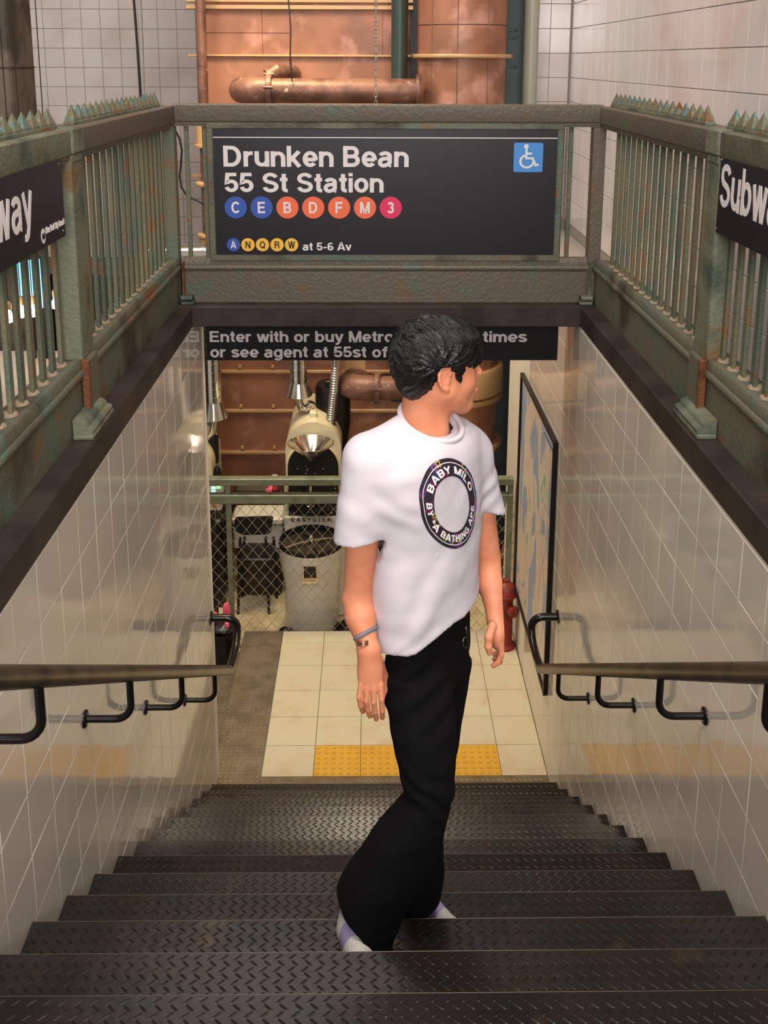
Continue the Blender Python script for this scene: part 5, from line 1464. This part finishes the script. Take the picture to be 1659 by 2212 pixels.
part('print_lettering', arc_text('BABY MILO', 98, 138, .69, .155, False), M_pw, shirt, False)
part('print_lettering', arc_text('BY *A BATHING APE', 274, 178, .845, .155, True), M_pw, shirt, False)
G['o_'] = G['o']
rr_ = random.Random(5)
for k, cc in enumerate([(214, 200, 60), (120, 60, 150), (60, 90, 170), (190, 40, 120)] * 8):
    a0 = rr_.uniform(0, 2 * math.pi); pts = []
    big = rr_.uniform(.055, .09); rc_ = rr_.choice((.67, .95, .80, .93)); ww_ = rr_.uniform(4, 6)
    for i in range(25):
        t_ = 2 * math.pi * i / 24; r3 = big * (1 + .35 * math.sin(ww_ * round(1) * t_ * 1 + k)); pts.append((rc_ * math.cos(a0) + r3 * math.cos(t_), rc_ * math.sin(a0) + r3 * math.sin(t_)))
    pts = [p for p in pts if .63 < math.hypot(*p) < .995]
    if len(pts) < 6: continue
    Lq, Rq, _c = stroke_quads(pts, .006); m_ = len(Lq); mb = MB()
    mb.v = [onshirt(p.x, p.y, .0007) for p in Lq] + [onshirt(p.x, p.y, .0007) for p in Rq]
    mb.f = [(i, i + 1, m_ + i + 1, m_ + i) for i in range(m_ - 1) if (Lq[i] - Lq[i + 1]).length < .06]
    part('print_scribble', mb, mat('scribble_%d' % k, srgb(*cc), .7), shirt, False)

# ---------------- trousers
P_ = Field((-.22, 2.06, -2.62), (.34, 2.74, -1.36), .0050)
KF = lambda rows, ratio, ang, Ys: [keyf(v, ul, ur, Y_, ratio, ang) for (v, ul, ur), Y_ in zip(rows, Ys)]
P_.stack(KF(((1300, 840, 1016), (1345, 838, 1018), (1420, 830, 1018), (1480, 834, 1008)), .52, 45, (2.42, 2.42, 2.42, 2.41)), .02)
P_.stack(KF(((1440, 826, 975), (1500, 832, 980), (1570, 845, 982), (1640, 858, 982), (1690, 870, 983), (1715, 872, 983), (1745, 852, 974), (1790, 808, 962), (1840, 776, 944), (1890, 742, 920), (1930, 723, 896), (1975, 724, 874), (2040, 742, 846), (2070, 750, 846)), .82, 30,
           (2.38, 2.36, 2.33, 2.31, 2.30, 2.30, 2.30, 2.31, 2.32, 2.32, 2.32, 2.31, 2.27, 2.25)), .015)
P_.stack(KF(((1430, 900, 1019), (1500, 905, 1008), (1570, 912, 998), (1640, 900, 986), (1700, 885, 980), (1760, 872, 966), (1810, 860, 957), (1850, 852, 957), (1900, 850, 958), (1950, 850, 950), (1990, 860, 905)), .85, 30,
           (2.47, 2.47, 2.46, 2.45, 2.45, 2.46, 2.47, 2.48, 2.49, 2.50, 2.50)), .015)
sl, X, Y, Z = P_.sub(P_.lo, P_.lo + 2, 0)
# hem of the near leg slopes down to the right; waist is cut level
a_, b_ = pix(722, 1925, 2.30), pix(826, 2052, 2.26); n1 = V3(b_[2] - a_[2], 0, -(b_[0] - a_[0])); n1 = n1 if n1[2] < 0 else -n1
pl_ = plane((a_ + b_) / 2, n1); P_.D = np.maximum(P_.D, np.where((Y < 2.43) & (Z < a_[2] + .03), pl_, -1).astype(np.float32))
a_, b_ = pix(860, 1985, 2.48), pix(955, 1955, 2.48); n1 = V3(b_[2] - a_[2], 0, -(b_[0] - a_[0])); n1 = n1 if n1[2] < 0 else -n1
pl_ = plane((a_ + b_) / 2, n1); P_.D = np.maximum(P_.D, np.where((Y > 2.40) & (X > a_[0] - .01) & (Z < -2.2), pl_, -1).astype(np.float32))
pm_ = P_.mesh('trousers'); relax(pm_, 2, .5)
kn = Vector(pix(925, 1715, 2.25)); cro = Vector(pix(930, 1500, 2.3))


def pfold(p):
    d = .005 * noise.noise(p * 8) + .002 * noise.noise(p * 20)
    q = p - kn; d += .0035 * math.exp(-(q.length / .09) ** 2) * math.sin(q.z * 80 + q.x * 70 + noise.noise(p * 11) * 4)
    q = p - cro; d += .005 * math.exp(-(q.length / .11) ** 2) * math.sin(q.z * 80 - q.x * 50)
    return d


displace(pm_, pfold)
tro = part('trousers', pm_, M_trous, man)
pbv = BVHTree.FromPolygons([v.co for v in pm_.vertices], [p.vertices for p in pm_.polygons])


def ontr(u, v):
    o = Vector((0, 0, 0)); d = at(u, v, 1.0).normalized(); h = pbv.ray_cast(o, d); return (h[0] if h[0] is not None else at(u, v, 2.3)) - d * .003


part('belt_strap', MB().tube([ontr(u, v) for u, v in ((1006, 1352), (1008, 1375), (1009, 1398), (1012, 1420))], .004, 8), mat('strap_black', srgb(26, 26, 28), .25), tro, 'all')
part('strap_ring', MB().tube([ontr(1005 + 5 * math.cos(a), 1388 + 12 * math.sin(a)) for a in [i * math.pi / 6 for i in range(12)]], .0012, 6, closed=True), M_galv, tro, 'all')

# ---------------- shoes
M_sh_w = mat('shoe_mesh_white', srgb(214, 208, 202), .8, bump=(300, .3, 2)); M_sh_l = mat('shoe_lavender', srgb(160, 150, 190), .7); M_sole = mat('shoe_sole', srgb(206, 200, 150), .6); M_tongue = mat('shoe_tongue', srgb(222, 196, 184), .8)


def shoe(name, heel, ang, zf_, label, L=.285):
    f = V3(math.cos(math.radians(ang)), math.sin(math.radians(ang)), 0); s_ = V3(f[1], -f[0], 0); Bs = np.array([f, s_, [0, 0, 1]])
    h = V3(heel[0], heel[1], zf_); W = lambda a, b, c: h + f * a + s_ * b + V3(0, 0, c)
    S = Field(np.minimum(h, h + f * L) - V3(.09, .09, .02), np.maximum(h, h + f * L) + V3(.09, .09, .19), .004)
    S.ell(W(.06, 0, .055), (.062, .040, .052), Bs, .01); S.cone(W(.07, 0, .055), W(.20, 0, .042), .040, .036, .03); S.ell(W(.215, 0, .038), (.068, .044, .034), Bs, .03)
    S.cone(W(.052, 0, .06), W(.048, 0, .125), .040, .036, .02); S.cone(W(.09, 0, .085), W(.16, 0, .062), .030, .024, .03)
    sl, X, Y, Z = S.sub(S.lo, S.lo + 1, 0); S.D = np.maximum(S.D, (zf_ + .030 - Z).astype(np.float32) * np.ones_like(S.D)); S.D = np.maximum(S.D, (Z - zf_ - .135).astype(np.float32) * np.ones_like(S.D))
    m1 = S.mesh('shoe_upper'); relax(m1, 1, .5)
    m1.materials.append(M_sh_w); m1.materials.append(M_sh_l)
    fb = Vector(f); sb_ = Vector(s_); hv = Vector(h)
    for p in m1.polygons:
        q = Vector(p.center) - hv; a = q.dot(fb); b = abs(q.dot(sb_)); z = q.z
        lav = (z < .052 and noise.noise(Vector((a * 18, b * 18, z * 18))) > -.25 and (a < .11 or a > .2)) or (a < .035) or (.085 < a < .125 and z > .05) or (z > .112)
        if lav: p.material_index = 1
    u = part('shoe', m1, None, man, label=label)
    out = []
    for a, b in ((-.004, 0), (.004, .030), (.04, .040), (.10, .036), (.16, .042), (.22, .049), (.265, .036), (.286, 0), (.262, -.040), (.22, -.046), (.16, -.036), (.10, -.030), (.04, -.040), (.004, -.030)): out.append(W(a, b, 0))
    part('sole', MB().prism([(p[0], p[1]) for p in out], lambda p, d: (p[0], p[1], d), zf_ + .001, zf_ + .034), M_sole, u, True)
    part('tongue', MB().tube([W(.105, 0, .095), W(.085, 0, .125), W(.075, 0, .150)], [.014, .018, .014], 10, flat=.4), M_tongue, u, 'all')
    for k in range(4):
        part('lace', MB().tube([W(.11 + .022 * k, -.020, .085 - .008 * k), W(.115 + .022 * k, 0, .101 - .009 * k), W(.12 + .022 * k, .020, .085 - .008 * k)], .0028, 6), M_sh_w, u, 'all')
    return u


shoe('shoe', (at(758, 1985, 2.375).x, 2.365), -80, NZ + .003, 'near sneaker of white mesh and lavender suede')
shoe('shoe', (at(880, 1960, 2.60).x, 2.59), -40, NZ + TZ + .003, 'far sneaker of white mesh and lavender suede')

# ---------------- bracelet
M_band = mat('grey_band', srgb(112, 110, 118), .6)
wc = Rwr * .78 + Rel * .22 + V3(0, 0, -.0); wd_ = (Rel - Rwr) / np.linalg.norm(Rel - Rwr); wd_ = wd_ + V3(-.28, .0, 0); wd_ /= np.linalg.norm(wd_)
pts = [tuple(wc + V3(0, 0, .012) + (V3(1, 0, 0) - wd_ * wd_[0]) * .0335 * math.cos(a) + (V3(0, 1, 0) - wd_ * wd_[1]) * .0325 * math.sin(a)) for a in [i * math.pi / 16 for i in range(32)]]
br_ = part('bracelet', MB().tube(pts, .0045, 8, closed=True, flat=1.3), M_band, man, 'all', label='grey band bracelet with a coppery clasp')
cc_ = Vector(wc) + Vector((-.008, -.036, .006))
for k in (-1, 0, 1):
    part('clasp', MB().tube([cc_ + Vector((-.013, .001, .004 * k - .001)), cc_ + Vector((0, -.003, .0045 * k)), cc_ + Vector((.014, .0, .0045 * k + .003))], .0022, 8), mat('clasp_copper', srgb(206, 150, 124), .2, .9) if k == -1 else bpy.data.materials['clasp_copper'], br_, 'all')
